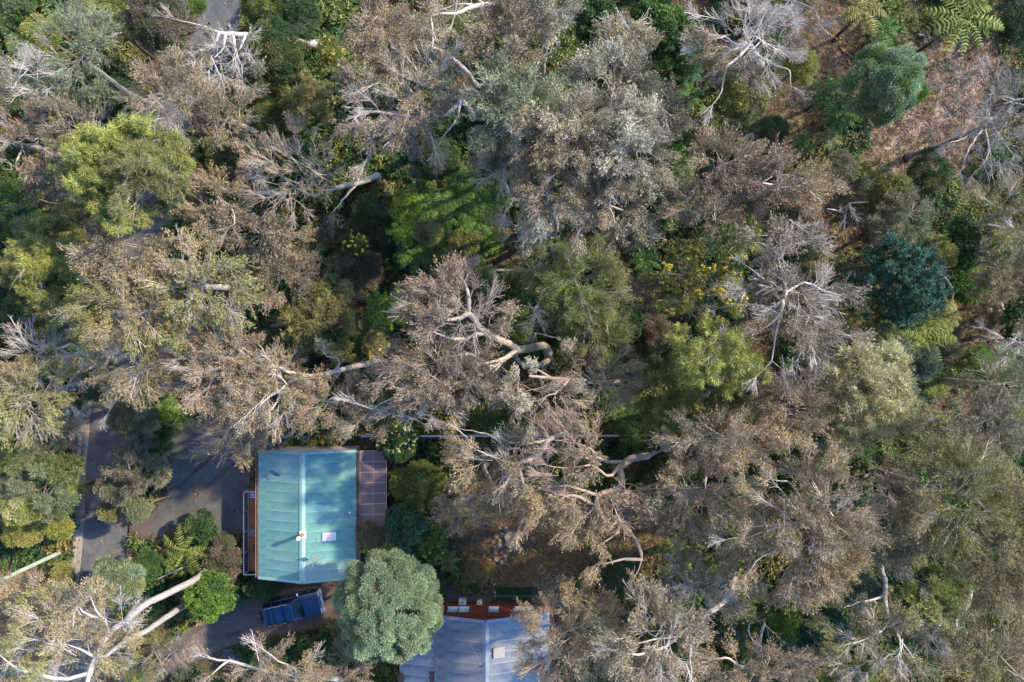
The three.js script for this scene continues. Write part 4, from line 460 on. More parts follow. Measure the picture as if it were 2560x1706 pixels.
gum('gum_tree', 'small silver gum at the top edge with a drooping pale limb', 1380, 42, 62, 55, 17, { bark: 'white', leaf: 22, col: 'silver', dens: 2.7, limbs: [[[1414, 178, 9], [1396, 110, 13], [1384, 60, 16]], [[1396, 110, 13], [1340, 50, 16]]] });
gum('gum_tree', 'silver-green gum left of the largest silver crown, upper middle', 1290, 262, 100, 102, 17.5, { bark: 'white', leaf: 22, col: 'silver', col2: 'sage', dens: 2.9, gap: .2, limbs: [[[1300, 280, 15], [1260, 250, 17], [1205, 240, 17]], [[1300, 290, 15], [1240, 300, 17], [1215, 320, 17]]] });
gum('gum_tree', 'small tufted silver gum beside the bright green tree near the top', 1565, 108, 66, 52, 16, { bark: 'white', leaf: 22, col: 'silver', col2: 'gold', dens: 2.4, gap: .33, limbs: [[[1580, 150, 13], [1575, 110, 15], [1560, 70, 16]]] });
gum('gum_tree', 'silver-grey gum forming the upper right shoulder of the big silver stand', 1540, 212, 100, 92, 17, { bark: 'white', leaf: 22, col: 'silver', col2: 'grey', dens: 2.8, gap: .2, limbs: [[[1530, 220, 15], [1512, 200, 17], [1500, 232, 17]]] });
gum('gum_tree', 'silver gum at the heart of the big silver stand, pinkish limb on top', 1430, 335, 120, 112, 18, { col: 'silver', col2: 'tan', dens: 2.8, gap: .22, bark: 'pale', leaf: 21, lr: .12, limbs: [[[1490, 300, 13], [1485, 250, 16], [1462, 270, 17.5], [1425, 290, 18.5]], [[1485, 250, 16], [1478, 300, 17.5]], [[1420, 300, 17], [1370, 280, 18], [1330, 290, 18]], [[1400, 330, 17], [1350, 320, 18], [1320, 360, 18]], [[1420, 370, 17], [1415, 400, 18], [1395, 430, 18]]] });
gum('gum_tree', 'silver gum on the right side of the big silver stand with pale wands', 1568, 365, 100, 118, 18, { bark: 'white', leaf: 22, col: 'silver', col2: 'tan', dens: 2.9, gap: .2, limbs: [[[1560, 360, 16], [1581, 291, 18], [1584, 280, 18]], [[1575, 340, 16], [1556, 375, 18.5]], [[1560, 400, 16], [1556, 420, 18], [1540, 458, 18]], [[1500, 380, 16], [1510, 340, 18], [1545, 320, 18.5]]] });
gum('gum_tree', 'silver gum at the lower left of the big silver stand with crossed bare twigs', 1385, 505, 100, 88, 17, { bark: 'white', leaf: 22, col: 'silver', col2: 'tan', dens: 2.7, gap: .24, limbs: [[[1470, 460, 14], [1440, 478, 17], [1428, 492, 17.5]], [[1440, 500, 14], [1426, 450, 17]], [[1400, 520, 14], [1456, 520, 16.5], [1462, 560, 17], [1440, 590, 17]]] });
gum('gum_tree', 'silver gum with twigs hanging at the lower right of the big silver stand', 1525, 488, 88, 70, 17, { bark: 'white', leaf: 22, col: 'silver', col2: 'tan', dens: 2.7, limbs: [[[1540, 500, 14], [1535, 545, 14], [1530, 575, 13]], [[1560, 500, 14], [1585, 540, 14], [1592, 572, 13]], [[1500, 480, 14], [1470, 500, 16]]] });
gum('gum_sapling', 'small round tuft of silver leaves on drooping twigs, left of a matching pair', 1531, 586, 22, 20, 11, { col: 'silver', n: 14, sep: .3, dens: 4, gap: 0 });
gum('gum_sapling', 'small round tuft of silver leaves on drooping twigs, right of a matching pair', 1598, 582, 25, 22, 11, { col: 'silver', n: 16, sep: .3, dens: 4, gap: 0 });
gum('gum_tree', 'ragged grey gum with long bare twigs left of the big silver stand, above the ferns', 1262, 418, 75, 62, 15, { col: 'grey', col2: 'silver', bare: .4, fans: 6, bark: 'white', limbs: [[[1300, 440, 12], [1260, 440, 14], [1225, 445, 15]], [[1310, 480, 10], [1280, 500, 12], [1262, 535, 13]]] });
gum('gum_tree', 'grey-olive gum leaning out to the right of the big silver stand', 1652, 290, 58, 62, 13, { col: 'grey', col2: 'dusk', dens: 2.2 });
gum('gum_tree', 'low grey gum below the tree ferns, on the upper boundary', 1309, 572, 58, 42, 12, { col: 'grey', col2: 'silver', dens: 2.2, bark: 'white', limbs: [[[1330, 580, 10], [1350, 560, 12], [1372, 548, 12]]] });
gum('dead_gum', 'big pale dead gum with antler-like limbs near the top, right of centre', 1858, 100, 132, 122, 15, { col: 'dusk', col2: 'pink', bark: 'white', bare: .62, fans: 8, dens: 1.7, trunk: [[1905, 165, 0], [1890, 138, 8], [1872, 108, 13]], lr: .11, limbs: [[[1872, 108, 13], [1845, 112, 14], [1812, 92, 15], [1785, 98, 15.5]], [[1872, 108, 13], [1830, 125, 14.5], [1808, 118, 15], [1742, 122, 15]], [[1872, 108, 13], [1845, 145, 14], [1812, 175, 15], [1805, 225, 15], [1782, 262, 15]], [[1872, 108, 13], [1895, 95, 14.5], [1898, 75, 15]], [[1868, 105, 13], [1862, 60, 15], [1870, 20, 15]], [[1890, 138, 8], [1940, 165, 11], [1975, 178, 12], [1978, 215, 12]]] });
gum('gum_tree', 'brown-grey gum with a bent bare trunk at the top, left of the yellow-olive ferns', 1990, 48, 92, 72, 13, { col: 'dusk', bare: .5, fans: 6, bark: 'grey', tr: .17, trunk: [[1943, 144, .3], [1945, 96, 4], [1962, 50, 8], [1985, 6, 11]], limbs: [[[1985, 6, 11], [2030, 20, 12.5], [2048, 48, 13]], [[1975, 30, 10], [1988, 60, 12], [1990, 85, 12.5]]] });
gum('gum_tree', 'tan gum with round tufts below the two small white buckets', 1808, 408, 88, 82, 13, { col: 'tan', col2: 'pink', dens: 2.1, limbs: [[[1815, 425, 11], [1780, 400, 13], [1765, 390, 13]], [[1830, 430, 11], [1770, 445, 13]]] });
gum('gum_tree', 'warm tan gum right of the round-tufted tan gum', 1966, 455, 95, 78, 13, { col: 'gold', col2: 'pink', dens: 2.1, bark: 'white', limbs: [[[1940, 465, 11], [1880, 442, 13], [1912, 418, 13.5]], [[1960, 470, 11], [1945, 440, 13]], [[2000, 480, 10], [2040, 462, 11], [2075, 460, 11.5]]] });
gum('gum_tree', 'dull tan-grey gum above the yellow wattle, on the upper boundary', 1750, 520, 95, 62, 12.5, { col: 'tan', col2: 'dusk', dens: 2, limbs: [[[1700, 545, 10], [1740, 550, 12], [1780, 545, 12.5]]] });
gum('dead_gum', 'large grey leafless gum leaning in from the upper right edge over bare ground', 2470, 305, 140, 150, 14, { col: 'grey', col2: 'dusk', bark: 'grey', bare: .93, fans: 8, dens: 1.4, th: 2.4, tr: .2, trunk: [[2272, 392, .3], [2356, 362, 4], [2444, 325, 9], [2500, 298, 12], [2570, 258, 14]], limbs: [[[2444, 325, 9], [2400, 350, 11], [2362, 362, 12]], [[2500, 298, 12], [2430, 290, 13], [2400, 260, 13.5]], [[2470, 312, 10.5], [2475, 250, 13], [2485, 200, 14]], [[2460, 320, 10], [2470, 390, 12.5], [2430, 440, 13]], [[2480, 308, 11], [2520, 370, 13.5], [2560, 410, 14]], [[2460, 322, 10], [2420, 380, 12.5], [2400, 430, 13]]] });
gum('gum_tree', 'tan-olive gum with white bare sticks at the right edge, below the leafless grey gum', 2520, 540, 68, 78, 11, { col: 'gold', col2: 'olive', dens: 1.7, bark: 'white', lr: .08, limbs: [[[2560, 590, 8], [2530, 572, 10], [2492, 540, 11], [2470, 545, 11]], [[2530, 572, 10], [2505, 530, 11], [2460, 505, 11]]] });
gum('gum_tree', 'silvery twiggy gum just above the pale antlered dead tree', 1992, 600, 75, 55, 14, { col: 'grey', col2: 'pink', bark: 'white', bare: .55, fans: 8, dens: 2.4, limbs: [[[1990, 620, 12], [1940, 590, 13.5], [1895, 590, 14]], [[1985, 610, 12], [1950, 570, 14]], [[1975, 560, 12], [1990, 552, 13], [1998, 562, 13.5]]] });
gum('dead_gum', 'pale antlered dead tree with a cream snapped top, right part of the middle', 1962, 790, 148, 160, 14, { col: 'dusk', col2: 'tan', bark: 'white', bare: .58, fans: 7, dens: 1.6, th: 3.4, tr: .3, trunk: [[1930, 768, 0], [1938, 772, 8], [1950, 760, 12.5], [1966, 728, 15.5]], lr: .095, limbs: [[[1955, 749, 14], [1951, 780, 14.5], [1943, 818, 15], [1935, 868, 15], [1924, 910, 15], [1890, 942, 15]], [[1960, 745, 14], [1993, 772, 14], [2016, 787, 14], [2054, 818, 14.5], [2100, 830, 15], [2122, 838, 15]], [[2016, 787, 14], [2012, 818, 14.5], [2027, 852, 15], [2035, 884, 15]], [[1951, 780, 14.5], [1925, 812, 15], [1897, 826, 15]], [[1962, 730, 15], [1958, 688, 15.5], [1948, 652, 15.5]], [[1951, 778, 14.5], [1900, 765, 14], [1850, 758, 13.5], [1800, 770, 13]], [[1966, 735, 15], [2010, 705, 15], [2060, 725, 15], [2110, 742, 15]], [[1945, 740, 13], [1912, 700, 14], [1862, 662, 14]]] });
gum('wattle_tree', 'yellow flowering wattle left of the pale antlered dead tree', 1745, 715, 112, 92, 8, { col: 'ogreen', col2: 'olive', bark: 'grey', dens: 1.8, bare: .25, fans: 5, leaf: 12, flower: .6, fresh: 1, leafType: 'fine' });
gum('wattle_tree', 'thin yellow wattle sprigs above the big yellow wattle, on the upper boundary', 1840, 610, 60, 45, 9, { col: 'ogreen', bark: 'grey', dens: 1.6, leaf: 10, flower: .3, fresh: 1 });
gum('gum_tree', 'golden-tan gum high over the road, upper of three on the left', 300, 640, 112, 78, 16, { col: 'gold', col2: 'tan', dens: 2.5, gap: .22, bark: 'pale', limbs: [[[420, 640, 13], [360, 625, 15], [300, 615, 16], [255, 640, 16]], [[330, 620, 14], [325, 665, 16]]] });
gum('gum_tree', 'golden-tan gum with sprays pointing down-left, lowest of three over the road', 325, 775, 135, 112, 16, { col: 'gold', col2: 'olive', dens: 2.4, gap: .24, limbs: [[[450, 710, 13], [400, 720, 15.5], [330, 750, 16.5], [290, 790, 16.5]], [[400, 740, 15], [345, 780, 16], [300, 830, 16]], [[440, 720, 13], [370, 760, 16]]] });
gum('gum_tree', 'golden-tan gum with olive tufts, rightmost of three over the road', 492, 712, 118, 102, 16, { col: 'gold', col2: 'olive', dens: 2.5, gap: .22, bark: 'white', limbs: [[[520, 690, 13], [470, 698, 15.5], [395, 712, 16.5]], [[470, 700, 14], [472, 740, 16], [482, 775, 16]]] });
gum('gum_tree', 'tan gum with long bare wands hanging over the kerb', 345, 925, 98, 72, 14, { col: 'tan', col2: 'gold', dens: 2, bark: 'white', limbs: [[[360, 900, 12], [320, 920, 14], [275, 935, 14]], [[350, 915, 12], [318, 960, 13], [300, 990, 13], [270, 1032, 12.5]]] });
gum('dead_tree', 'white dead tree reaching to the left edge beside the road, dark forked limbs', 115, 905, 115, 95, 12, { bark: 'white', bare: 1.05, col: 'dusk', fans: 4, n: 30, tr: .2, trunk: [[268, 892, 2], [230, 888, 7], [205, 886, 9]], lr: .1, limbs: [[[212, 887, 9], [153, 892, 11], [76, 892, 12.5], [0, 880, 14]], [[222, 898, 8.5], [199, 925, 10], [176, 952, 11], [165, 971, 11.5], [132, 1000, 12]], [[130, 893, 11.5], [95, 921, 12], [80, 936, 12], [78, 970, 12]], [[205, 886, 9], [180, 860, 10.5], [150, 872, 11], [90, 858, 12], [60, 836, 12.5]], [[165, 971, 11.5], [168, 1000, 11.5], [172, 1010, 11]]] });
gum('gum_tree', 'golden olive gum at the left edge below the white dead tree', 57, 990, 98, 98, 13, { col: 'gold', col2: 'olive', dens: 2.6, gap: .18 });
gum('gum_sapling', 'small tan gum over the verge by the white planks', 172, 1040, 38, 46, 9, { col: 'gold', col2: 'tan', dens: 2.2 });
gum('gum_tree', 'pinkish tan gum with spreading white limbs, left end of the clearing', 530, 905, 122, 112, 14, { col: 'pink', col2: 'tan', dens: 2.2, gap: .2, bare: .25, fans: 7, bark: 'white', base: [600, 905], limbs: [[[560, 920, 12], [510, 900, 14], [475, 850, 15]], [[570, 930, 12], [540, 940, 14], [500, 985, 14.5]], [[560, 905, 12], [520, 940, 14], [440, 960, 14]]] });
gum('gum_tree', 'tan gum with a long white double limb, left of centre in the clearing', 655, 965, 118, 100, 13, { col: 'tan', col2: 'gold', dens: 1.9, gap: .27, bark: 'white', tr: .26, trunk: [[934, 908, 2], [897, 914, 5], [861, 922, 8], [800, 938, 10.5], [777, 941, 11.5]], lr: .12, limbs: [[[777, 941, 11.5], [727, 933, 12.5], [702, 923, 13], [640, 895, 13.5], [585, 856, 14]], [[780, 941, 11.5], [727, 956, 12.5], [704, 972, 13], [690, 1008, 13.5], [666, 1032, 14], [628, 1043, 14]], [[704, 972, 13], [660, 1002, 14], [640, 1025, 14]], [[840, 926, 9], [850, 900, 10], [815, 892, 10.5]], [[702, 923, 13], [660, 916, 13.5], [630, 912, 14]]] });
gum('leaning_gum', 'thick bare brown trunk ending in shadow, above the long white double limb', 720, 905, 26, 22, 9.5, { bark: 'brown', n: 12, leaf: 8, tr: .24, trunk: [[768, 898, 1], [740, 906, 5], [705, 918, 9]] });
gum('gum_tree', 'low tan gum just above the teal roof, straddling the lower boundary', 590, 1068, 108, 52, 9, { col: 'tan', col2: 'gold', dens: 2.4, gap: .18 });
gum('gum_tree', 'orange-tan gum hanging over the top-left corner of the teal roof', 572, 1118, 82, 50, 7.5, { col: 'gold', col2: 'tan', dens: 3, gap: .12 });
gum('gum_tree', 'thin dark tan spray hanging over the top edge of the teal roof', 690, 1098, 65, 26, 6.5, { col: 'tan', col2: 'dusk', dens: 2.6, gap: .2 });
gum('gum_tree', 'dusky brown gum above the camellia, with rusty tips', 830, 1012, 118, 64, 12, { col: 'dusk', col2: 'tan', dens: 2.7, gap: .16, limbs: [[[890, 1000, 10], [850, 1010, 12], [800, 1000, 12.5]]] });
gum('gum_tree', 'rose-brown gum with a thick grey looping double trunk, centre of the clearing', 1135, 768, 130, 108, 15, { col: 'pink', col2: 'tan', dens: 1.9, gap: .24, bare: .3, fans: 7, bark: 'pale', tr: .36, trunk: [[1372, 900, .5], [1370, 878, 4], [1358, 864, 6.5], [1328, 870, 8.5], [1294, 875, 10.5]], lr: .17, limbs: [[[1300, 874, 10.5], [1263, 856, 12], [1213, 833, 13], [1175, 787, 14.5], [1148, 757, 15]], [[1294, 875, 10.5], [1263, 894, 12], [1217, 906, 13], [1190, 915, 13.5]], [[1213, 833, 13], [1140, 850, 14.5], [1080, 830, 15.5]], [[1175, 787, 14.5], [1130, 800, 15.5], [1080, 790, 15.5]], [[1160, 775, 14.5], [1170, 730, 15.5], [1150, 690, 15.5]]] });
gum('gum_tree', 'rose-brown gum whose lower trunk closes the loop, below the centre', 1085, 930, 158, 92, 13.5, { col: 'pink', col2: 'dusk', dens: 2, gap: .24, bare: .35, fans: 7, bark: 'pale', tr: .26, trunk: [[1370, 890, .5], [1366, 905, 3.5], [1345, 914, 5.5], [1310, 911, 7.5], [1292, 896, 9], [1290, 880, 10]], lr: .1, limbs: [[[1290, 885, 10], [1250, 905, 11], [1220, 930, 12.5]], [[1255, 904, 11], [1232, 935, 12], [1210, 950, 13]], [[1220, 925, 12], [1160, 885, 13.5], [1110, 905, 14], [1085, 945, 14]], [[1160, 885, 13.5], [1150, 920, 14], [1180, 955, 14]], [[1200, 930, 12.5], [1120, 960, 14], [1050, 925, 14], [985, 912, 14]]] });
gum('gum_tree', 'grey twiggy gum with one long white wand, below the rose-brown gums', 1040, 1032, 118, 56, 12, { col: 'grey', col2: 'dusk', bare: .55, fans: 7, dens: 1.9, bark: 'white', limbs: [[[1040, 960, 10], [1022, 970, 11], [976, 998, 12], [930, 1024, 12.5], [888, 1064, 12.5]], [[930, 1024, 12.5], [902, 1015, 12.8], [880, 1003, 13]]] });
gum('gum_tree', 'ash-grey gum beneath a pinkish bare limb, right of centre near the lower boundary', 1345, 1015, 112, 85, 13, { col: 'grey', col2: 'silver', dens: 2, gap: .22, bare: .3, fans: 6, bark: 'pink', tr: .2, trunk: [[1545, 952, 1], [1510, 956, 6], [1478, 956, 9], [1424, 950, 11], [1363, 944, 13], [1322, 940, 14]], lr: .09, limbs: [[[1424, 950, 11], [1400, 975, 12.5], [1378, 987, 13.5], [1328, 1006, 14]], [[1478, 956, 9], [1447, 921, 11], [1424, 886, 12]], [[1380, 945, 12.5], [1350, 928, 13.5], [1335, 920, 14]], [[1500, 958, 7], [1470, 945, 9], [1512, 935, 10]]] });
gum('gum_tree', 'dusky tan gum over the thin limb ends, right of centre', 1510, 950, 92, 72, 11, { col: 'dusk', col2: 'tan', dens: 1.9, bark: 'pale' });
gum('bare_sapling', 'thin grey bare sapling above the looping trunk', 1338, 800, 40, 48, 9, { bark: 'white', bare: 1.2, fans: 3, n: 14, tr: .07, trunk: [[1318, 855, 2], [1332, 810, 6], [1350, 775, 9]], limbs: [[[1332, 812, 6], [1342, 770, 9], [1348, 755, 10]], [[1335, 845, 4], [1380, 842, 7], [1402, 850, 8]]] });
gum('gum_tree', 'feathery olive gum right of the looping trunk, upper half of the clearing', 1462, 715, 95, 95, 13, { col: 'olive', col2: 'ogreen', dens: 3, gap: .14, leaf: 24, fresh: 1, leafType: 'fine', bark: 'grey', bare: 0 });
gum('gum_tree', 'feathery olive-green gum below the upper olive one, right of the looping trunk', 1490, 830, 85, 75, 11, { col: 'olive', col2: 'ogreen', dens: 3, gap: .15, leaf: 22, fresh: 1, leafType: 'fine', bark: 'grey', bare: 0 });
gum('gum_tree', 'thin olive tree on the upper boundary, above the feathery olive gums', 1360, 655, 92, 50, 9, { col: 'olive', col2: 'sage', dens: 2.4, gap: .2, fresh: 1, leafType: 'fine' });
gum('gum_tree', 'brown twiggy bush-like gum in the dark hollow left of the wattle', 1595, 735, 52, 50, 6, { col: 'dusk', bark: 'brown', bare: .5, fans: 7, dens: 2.4 });
gum('gum_tree', 'tan gum below the pale antlered dead tree, on the lower boundary', 1972, 1020, 82, 78, 12, { col: 'tan', col2: 'pink', dens: 2.3, gap: .2, fans: 6 });
gum('gum_tree', 'long tan-grey gum under the lower boundary, left of the thick curved trunk', 1800, 1100, 150, 72, 13, { col: 'tan', col2: 'grey', dens: 2.1, gap: .22, bark: 'white', limbs: [[[1825, 1115, 11], [1790, 1090, 13], [1770, 1070, 13]], [[1825, 1115, 11], [1780, 1130, 13], [1745, 1150, 13]]] });
gum('gum_tree', 'spreading gum with smooth white limbs above the rock pile', 1440, 1210, 195, 165, 13, { col: 'tan', col2: 'gold', dens: 1.35, gap: .36, bare: .4, fans: 5, bark: 'pink', tr: .3, trunk: [[1672, 1108, 1], [1615, 1140, 5], [1577, 1148, 8], [1548, 1170, 10]], lr: .13, limbs: [[[1548, 1170, 10], [1558, 1205, 10.5], [1539, 1236, 11], [1554, 1293, 12], [1570, 1320, 12.5], [1600, 1374, 13.5], [1604, 1405, 14], [1577, 1458, 14]], [[1539, 1236, 11], [1500, 1236, 12], [1485, 1270, 13], [1432, 1320, 14]], [[1565, 1155, 9], [1500, 1148, 11], [1478, 1125, 12], [1447, 1110, 13], [1380, 1100, 14]], [[1550, 1172, 10], [1523, 1190, 11], [1478, 1163, 12.5], [1416, 1171, 13.5], [1366, 1163, 14]], [[1554, 1293, 12], [1545, 1330, 13], [1505, 1360, 14]], [[1500, 1236, 12], [1455, 1225, 13], [1400, 1215, 14], [1340, 1225, 14]], [[1604, 1405, 14], [1560, 1400, 14], [1490, 1412, 14]], [[1480, 1270, 13], [1430, 1240, 14], [1365, 1265, 14]]] });
gum('gum_tree', 'tan gum with a kinked white limb, left of the spreading white-limbed gum', 1240, 1160, 118, 92, 12, { col: 'tan', col2: 'gold', dens: 1.7, gap: .28, bare: .35, fans: 6, bark: 'white', tr: .2, trunk: [[1420, 1085, 2], [1372, 1100, 8], [1351, 1137, 11]], lr: .11, limbs: [[[1351, 1137, 11], [1301, 1160, 12], [1232, 1144, 13], [1190, 1125, 13.5]], [[1301, 1160, 12], [1275, 1195, 13], [1262, 1218, 13]], [[1305, 1162, 12], [1316, 1240, 13], [1312, 1280, 13], [1297, 1322, 13]], [[1372, 1100, 8], [1290, 1110, 11], [1215, 1085, 12], [1145, 1070, 12.5]]] });
gum('gum_tree', 'orange-tinted tan gum at the left end of the white-limbed gums, above the rocks', 1228, 1225, 60, 58, 10, { col: 'gold', col2: 'tan', dens: 2.4, gap: .2 });
gum('gum_sapling', 'thin olive sapling right of the teal house garden', 1150, 1250, 62, 62, 6, { col: 'olive', col2: 'tan', dens: 1.2, bare: .4, bark: 'grey' });
gum('gum_tree', 'olive-grey gum between the white-limbed gum and the largest tan crown', 1745, 1245, 118, 102, 13, { col: 'grey', col2: 'tan', dens: 2.1, gap: .22, bark: 'white', limbs: [[[1800, 1215, 11], [1750, 1222, 13], [1690, 1222, 13.5]], [[1765, 1225, 12], [1755, 1280, 13.5], [1748, 1290, 13.5]], [[1740, 1290, 11], [1700, 1330, 13]]] });
gum('gum_tree', 'largest tan crown with white limbs radiating from its middle, lower right', 2000, 1320, 205, 188, 16, { col: 'tan', col2: 'gold', dens: 1.85, gap: .22, fans: 6, bare: .22, bark: 'white', th: 3.2, tr: .3, trunk: [[1800, 1170, 0], [1940, 1270, 10], [2035, 1302, 14]], lr: .1, limbs: [[[2035, 1300, 14], [1997, 1306, 15.5], [1951, 1314, 16.5], [1874, 1318, 17]], [[2040, 1330, 14], [2043, 1397, 16.5], [2046, 1430, 17]], [[1951, 1350, 15], [1943, 1374, 16.5], [1897, 1397, 17], [1866, 1442, 17]], [[2060, 1320, 15], [2130, 1385, 17]], [[2010, 1250, 14], [1978, 1210, 16.5], [1928, 1198, 17]], [[1990, 1300, 15], [1960, 1280, 17], [1905, 1250, 17]], [[2030, 1290, 15], [2060, 1250, 17], [2065, 1200, 17]], [[2050, 1340, 15], [2065, 1400, 17]], [[1960, 1318, 16], [1880, 1342, 17], [1815, 1350, 17]]] });
gum('gum_tree', 'grey-brown gum against the right side of the largest tan crown', 2240, 1310, 82, 115, 13, { col: 'dusk', col2: 'grey', dens: 2, gap: .22, bark: 'pale', trunk: [[2160, 1352, 3], [2155, 1290, 7], [2175, 1230, 10], [2180, 1215, 11]], tr: .17, limbs: [[[2175, 1235, 10], [2230, 1250, 12], [2255, 1280, 13]]] });
gum('gum_tree', 'tall olive-yellow gum, lower right, left of the edge-most one', 2385, 1250, 128, 145, 17, { col: 'olive', col2: 'gold', dens: 2.5, gap: .16, fresh: 1, bare: 0, bark: 'grey', limbs: [[[2420, 1215, 14], [2435, 1195, 16.5], [2415, 1170, 17]]] });
gum('gum_tree', 'tall olive-yellow gum cut by the lower right edge', 2522, 1370, 85, 195, 17, { col: 'olive', col2: 'gold', dens: 2.4, gap: .18, fresh: 1, bare: 0, bark: 'grey' });
gum('gum_tree', 'grey-olive gum below the cream-flowering tree, right side', 2435, 1085, 135, 88, 14, { col: 'olive', col2: 'grey', dens: 2.5, gap: .16, fresh: 1, bare: .05, bark: 'grey' });
gum('gum_tree', 'pale grey-green gum at the right edge beside the bright green bush', 2505, 965, 75, 72, 13, { col: 'sage', col2: 'gold', dens: 2.5, gap: .18, fresh: 1 });
gum('gum_tree', 'tan gum with dark forked twigs right of the blue-grey roof', 1440, 1600, 130, 112, 13, { col: 'tan', col2: 'gold', dens: 2.1, gap: .22, bark: 'pale', limbs: [[[1400, 1590, 11], [1370, 1575, 13], [1352, 1570, 13.5]], [[1430, 1620, 11], [1380, 1640, 13], [1340, 1660, 13]]] });
gum('gum_tree', 'grey-tan gum crossed by a long white limb at the bottom, right of centre', 1625, 1590, 140, 122, 15, { col: 'grey', col2: 'tan', dens: 2, gap: .24, bark: 'white', tr: .24, trunk: [[1835, 1450, 2], [1815, 1500, 8], [1738, 1556, 13], [1665, 1618, 15.5]], lr: .11, limbs: [[[1738, 1556, 13], [1700, 1590, 14.5], [1640, 1600, 15.5], [1590, 1612, 16]], [[1712, 1580, 13.5], [1726, 1640, 15.5], [1728, 1700, 16]], [[1665, 1618, 15.5], [1580, 1638, 16], [1520, 1622, 16]]] });
gum('gum_tree', 'silver-grey twiggy gum between the fern hollow and the bottom white limb', 1745, 1480, 112, 85, 13, { col: 'dusk', col2: 'grey', bare: .5, fans: 7, dens: 2, bark: 'white', limbs: [[[1800, 1470, 11], [1760, 1478, 13], [1725, 1470, 13.5]], [[1800, 1462, 11], [1755, 1440, 13], [1735, 1412, 13]], [[1795, 1480, 11], [1735, 1495, 13], [1730, 1520, 13]]] });
gum('gum_tree', 'tan gum along the bottom edge with a thick pale horizontal limb', 1885, 1672, 180, 52, 12, { col: 'tan', col2: 'dusk', dens: 2, gap: .24, bark: 'pale', tr: .24, trunk: [[2022, 1760, 3], [2010, 1690, 6], [2014, 1664, 7.5], [1978, 1682, 10], [1900, 1700, 12]], lr: .14, limbs: [[[2014, 1664, 7.5], [2060, 1648, 9], [2098, 1640, 10], [2150, 1600, 11.5]], [[1950, 1690, 10.5], [1860, 1670, 12], [1815, 1646, 13], [1780, 1650, 13]]] });
gum('gum_tree', 'ashy gum with a straight brown trunk dropping into it, bottom right', 2175, 1610, 118, 92, 11, { col: 'grey', col2: 'olive', bare: .35, fans: 6, dens: 1.8, bark: 'white', tr: .22, trunk: [[2202, 1418, 1], [2214, 1462, 4], [2212, 1500, 6.5], [2226, 1550, 9.5], [2250, 1600, 11.5]], lr: .1, limbs: [[[2208, 1484, 6], [2170, 1502, 7.5], [2138, 1510, 8.5], [2108, 1522, 9.5]], [[2214, 1505, 6.5], [2212, 1570, 10]], [[2226, 1550, 9.5], [2180, 1590, 11.5], [2100, 1620, 12]], [[2240, 1580, 10.5], [2290, 1660, 12.5]]] });
gum('gum_tree', 'brown twiggy gum with a pale winding trunk in the bottom right corner', 2470, 1620, 130, 90, 11, { col: 'tan', col2: 'olive', bare: .4, fans: 6, dens: 1.8, bark: 'pale', tr: .2, trunk: [[2440, 1370, 1], [2432, 1430, 3.5], [2422, 1510, 6], [2394, 1545, 7.5], [2392, 1590, 9], [2400, 1640, 10.5]], lr: .09, limbs: [[[2393, 1570, 8.5], [2450, 1600, 10.5], [2500, 1640, 12], [2550, 1690, 12.5]], [[2400, 1640, 10.5], [2440, 1690, 12]], [[2422, 1512, 6], [2360, 1550, 8], [2330, 1590, 9]]] });
gum('tangled_shrub', 'tangle of dark bare twigs left of the pale winding trunk, bottom right', 2335, 1575, 70, 70, 5, { bark: 'grey', bare: 1.2, fans: 9, dens: 2.4, n: 60 });
gum('gum_tree', 'golden-tan gum with two thick white trunks crossing the bottom left', 165, 1590, 175, 125, 15, { col: 'gold', col2: 'olive', dens: 1.35, gap: .36, bare: .3, fans: 5, bark: 'white', tr: .27, th: 3, trunk: [[534, 1414, 1], [482, 1452, 4.5], [360, 1514, 10], [318, 1549, 12], [275, 1582, 14], [250, 1620, 15], [222, 1690, 16.5], [212, 1730, 17]], lr: .12, limbs: [[[262, 1590, 14.5], [260, 1552, 15], [237, 1525, 16], [226, 1490, 16.5]], [[260, 1560, 15], [215, 1535, 16], [195, 1515, 16.5]], [[245, 1640, 15.5], [215, 1630, 16.5], [168, 1612, 17]], [[222, 1690, 16.5], [150, 1700, 17], [110, 1690, 17.5]], [[130, 1690, 17], [60, 1680, 18], [0, 1640, 18]]] });
gum('bare_gum', 'second thick pale trunk, the lower of two crossing the bottom left', 255, 1640, 60, 40, 14, { bark: 'white', col: 'gold', n: 18, tr: .25, trunk: [[486, 1500, 1], [420, 1540, 5], [363, 1580, 8], [318, 1602, 10], [249, 1652, 13], [222, 1680, 14.5]] });
gum('gum_tree', 'golden-tan gum in the bottom left corner under the power lines', 48, 1555, 92, 112, 12, { col: 'gold', col2: 'tan', dens: 2, gap: .25, bark: 'white', limbs: [[[160, 1570, 8], [140, 1545, 10], [118, 1515, 11]]] });
gum('gum_tree', 'golden brown gum beside the kerb above the bottom-left white trunks', 178, 1505, 52, 55, 9, { col: 'gold', col2: 'tan', dens: 2.2 });
gum('gum_tree', 'low golden-olive scrub gum between the white trunks and the track', 395, 1635, 72, 62, 5, { col: 'gold', col2: 'olive', dens: 2.2, fresh: 1, th: 1.3 });
gum('gum_tree', 'white-limbed gum with tan tufts at the bottom edge, right of the track', 690, 1672, 135, 55, 10, { col: 'gold', col2: 'pink', dens: 1.4, gap: .35, bare: .4, bark: 'white', tr: .18, trunk: [[850, 1700, 2], [800, 1694, 6], [740, 1690, 8.5], [650, 1676, 10]], lr: .1, limbs: [[[650, 1676, 10], [574, 1653, 11], [540, 1650, 11.5], [508, 1636, 12]], [[574, 1653, 11], [545, 1672, 12], [525, 1690, 12]], [[740, 1690, 8.5], [735, 1670, 9.5], [690, 1650, 11], [640, 1610, 12]]] });
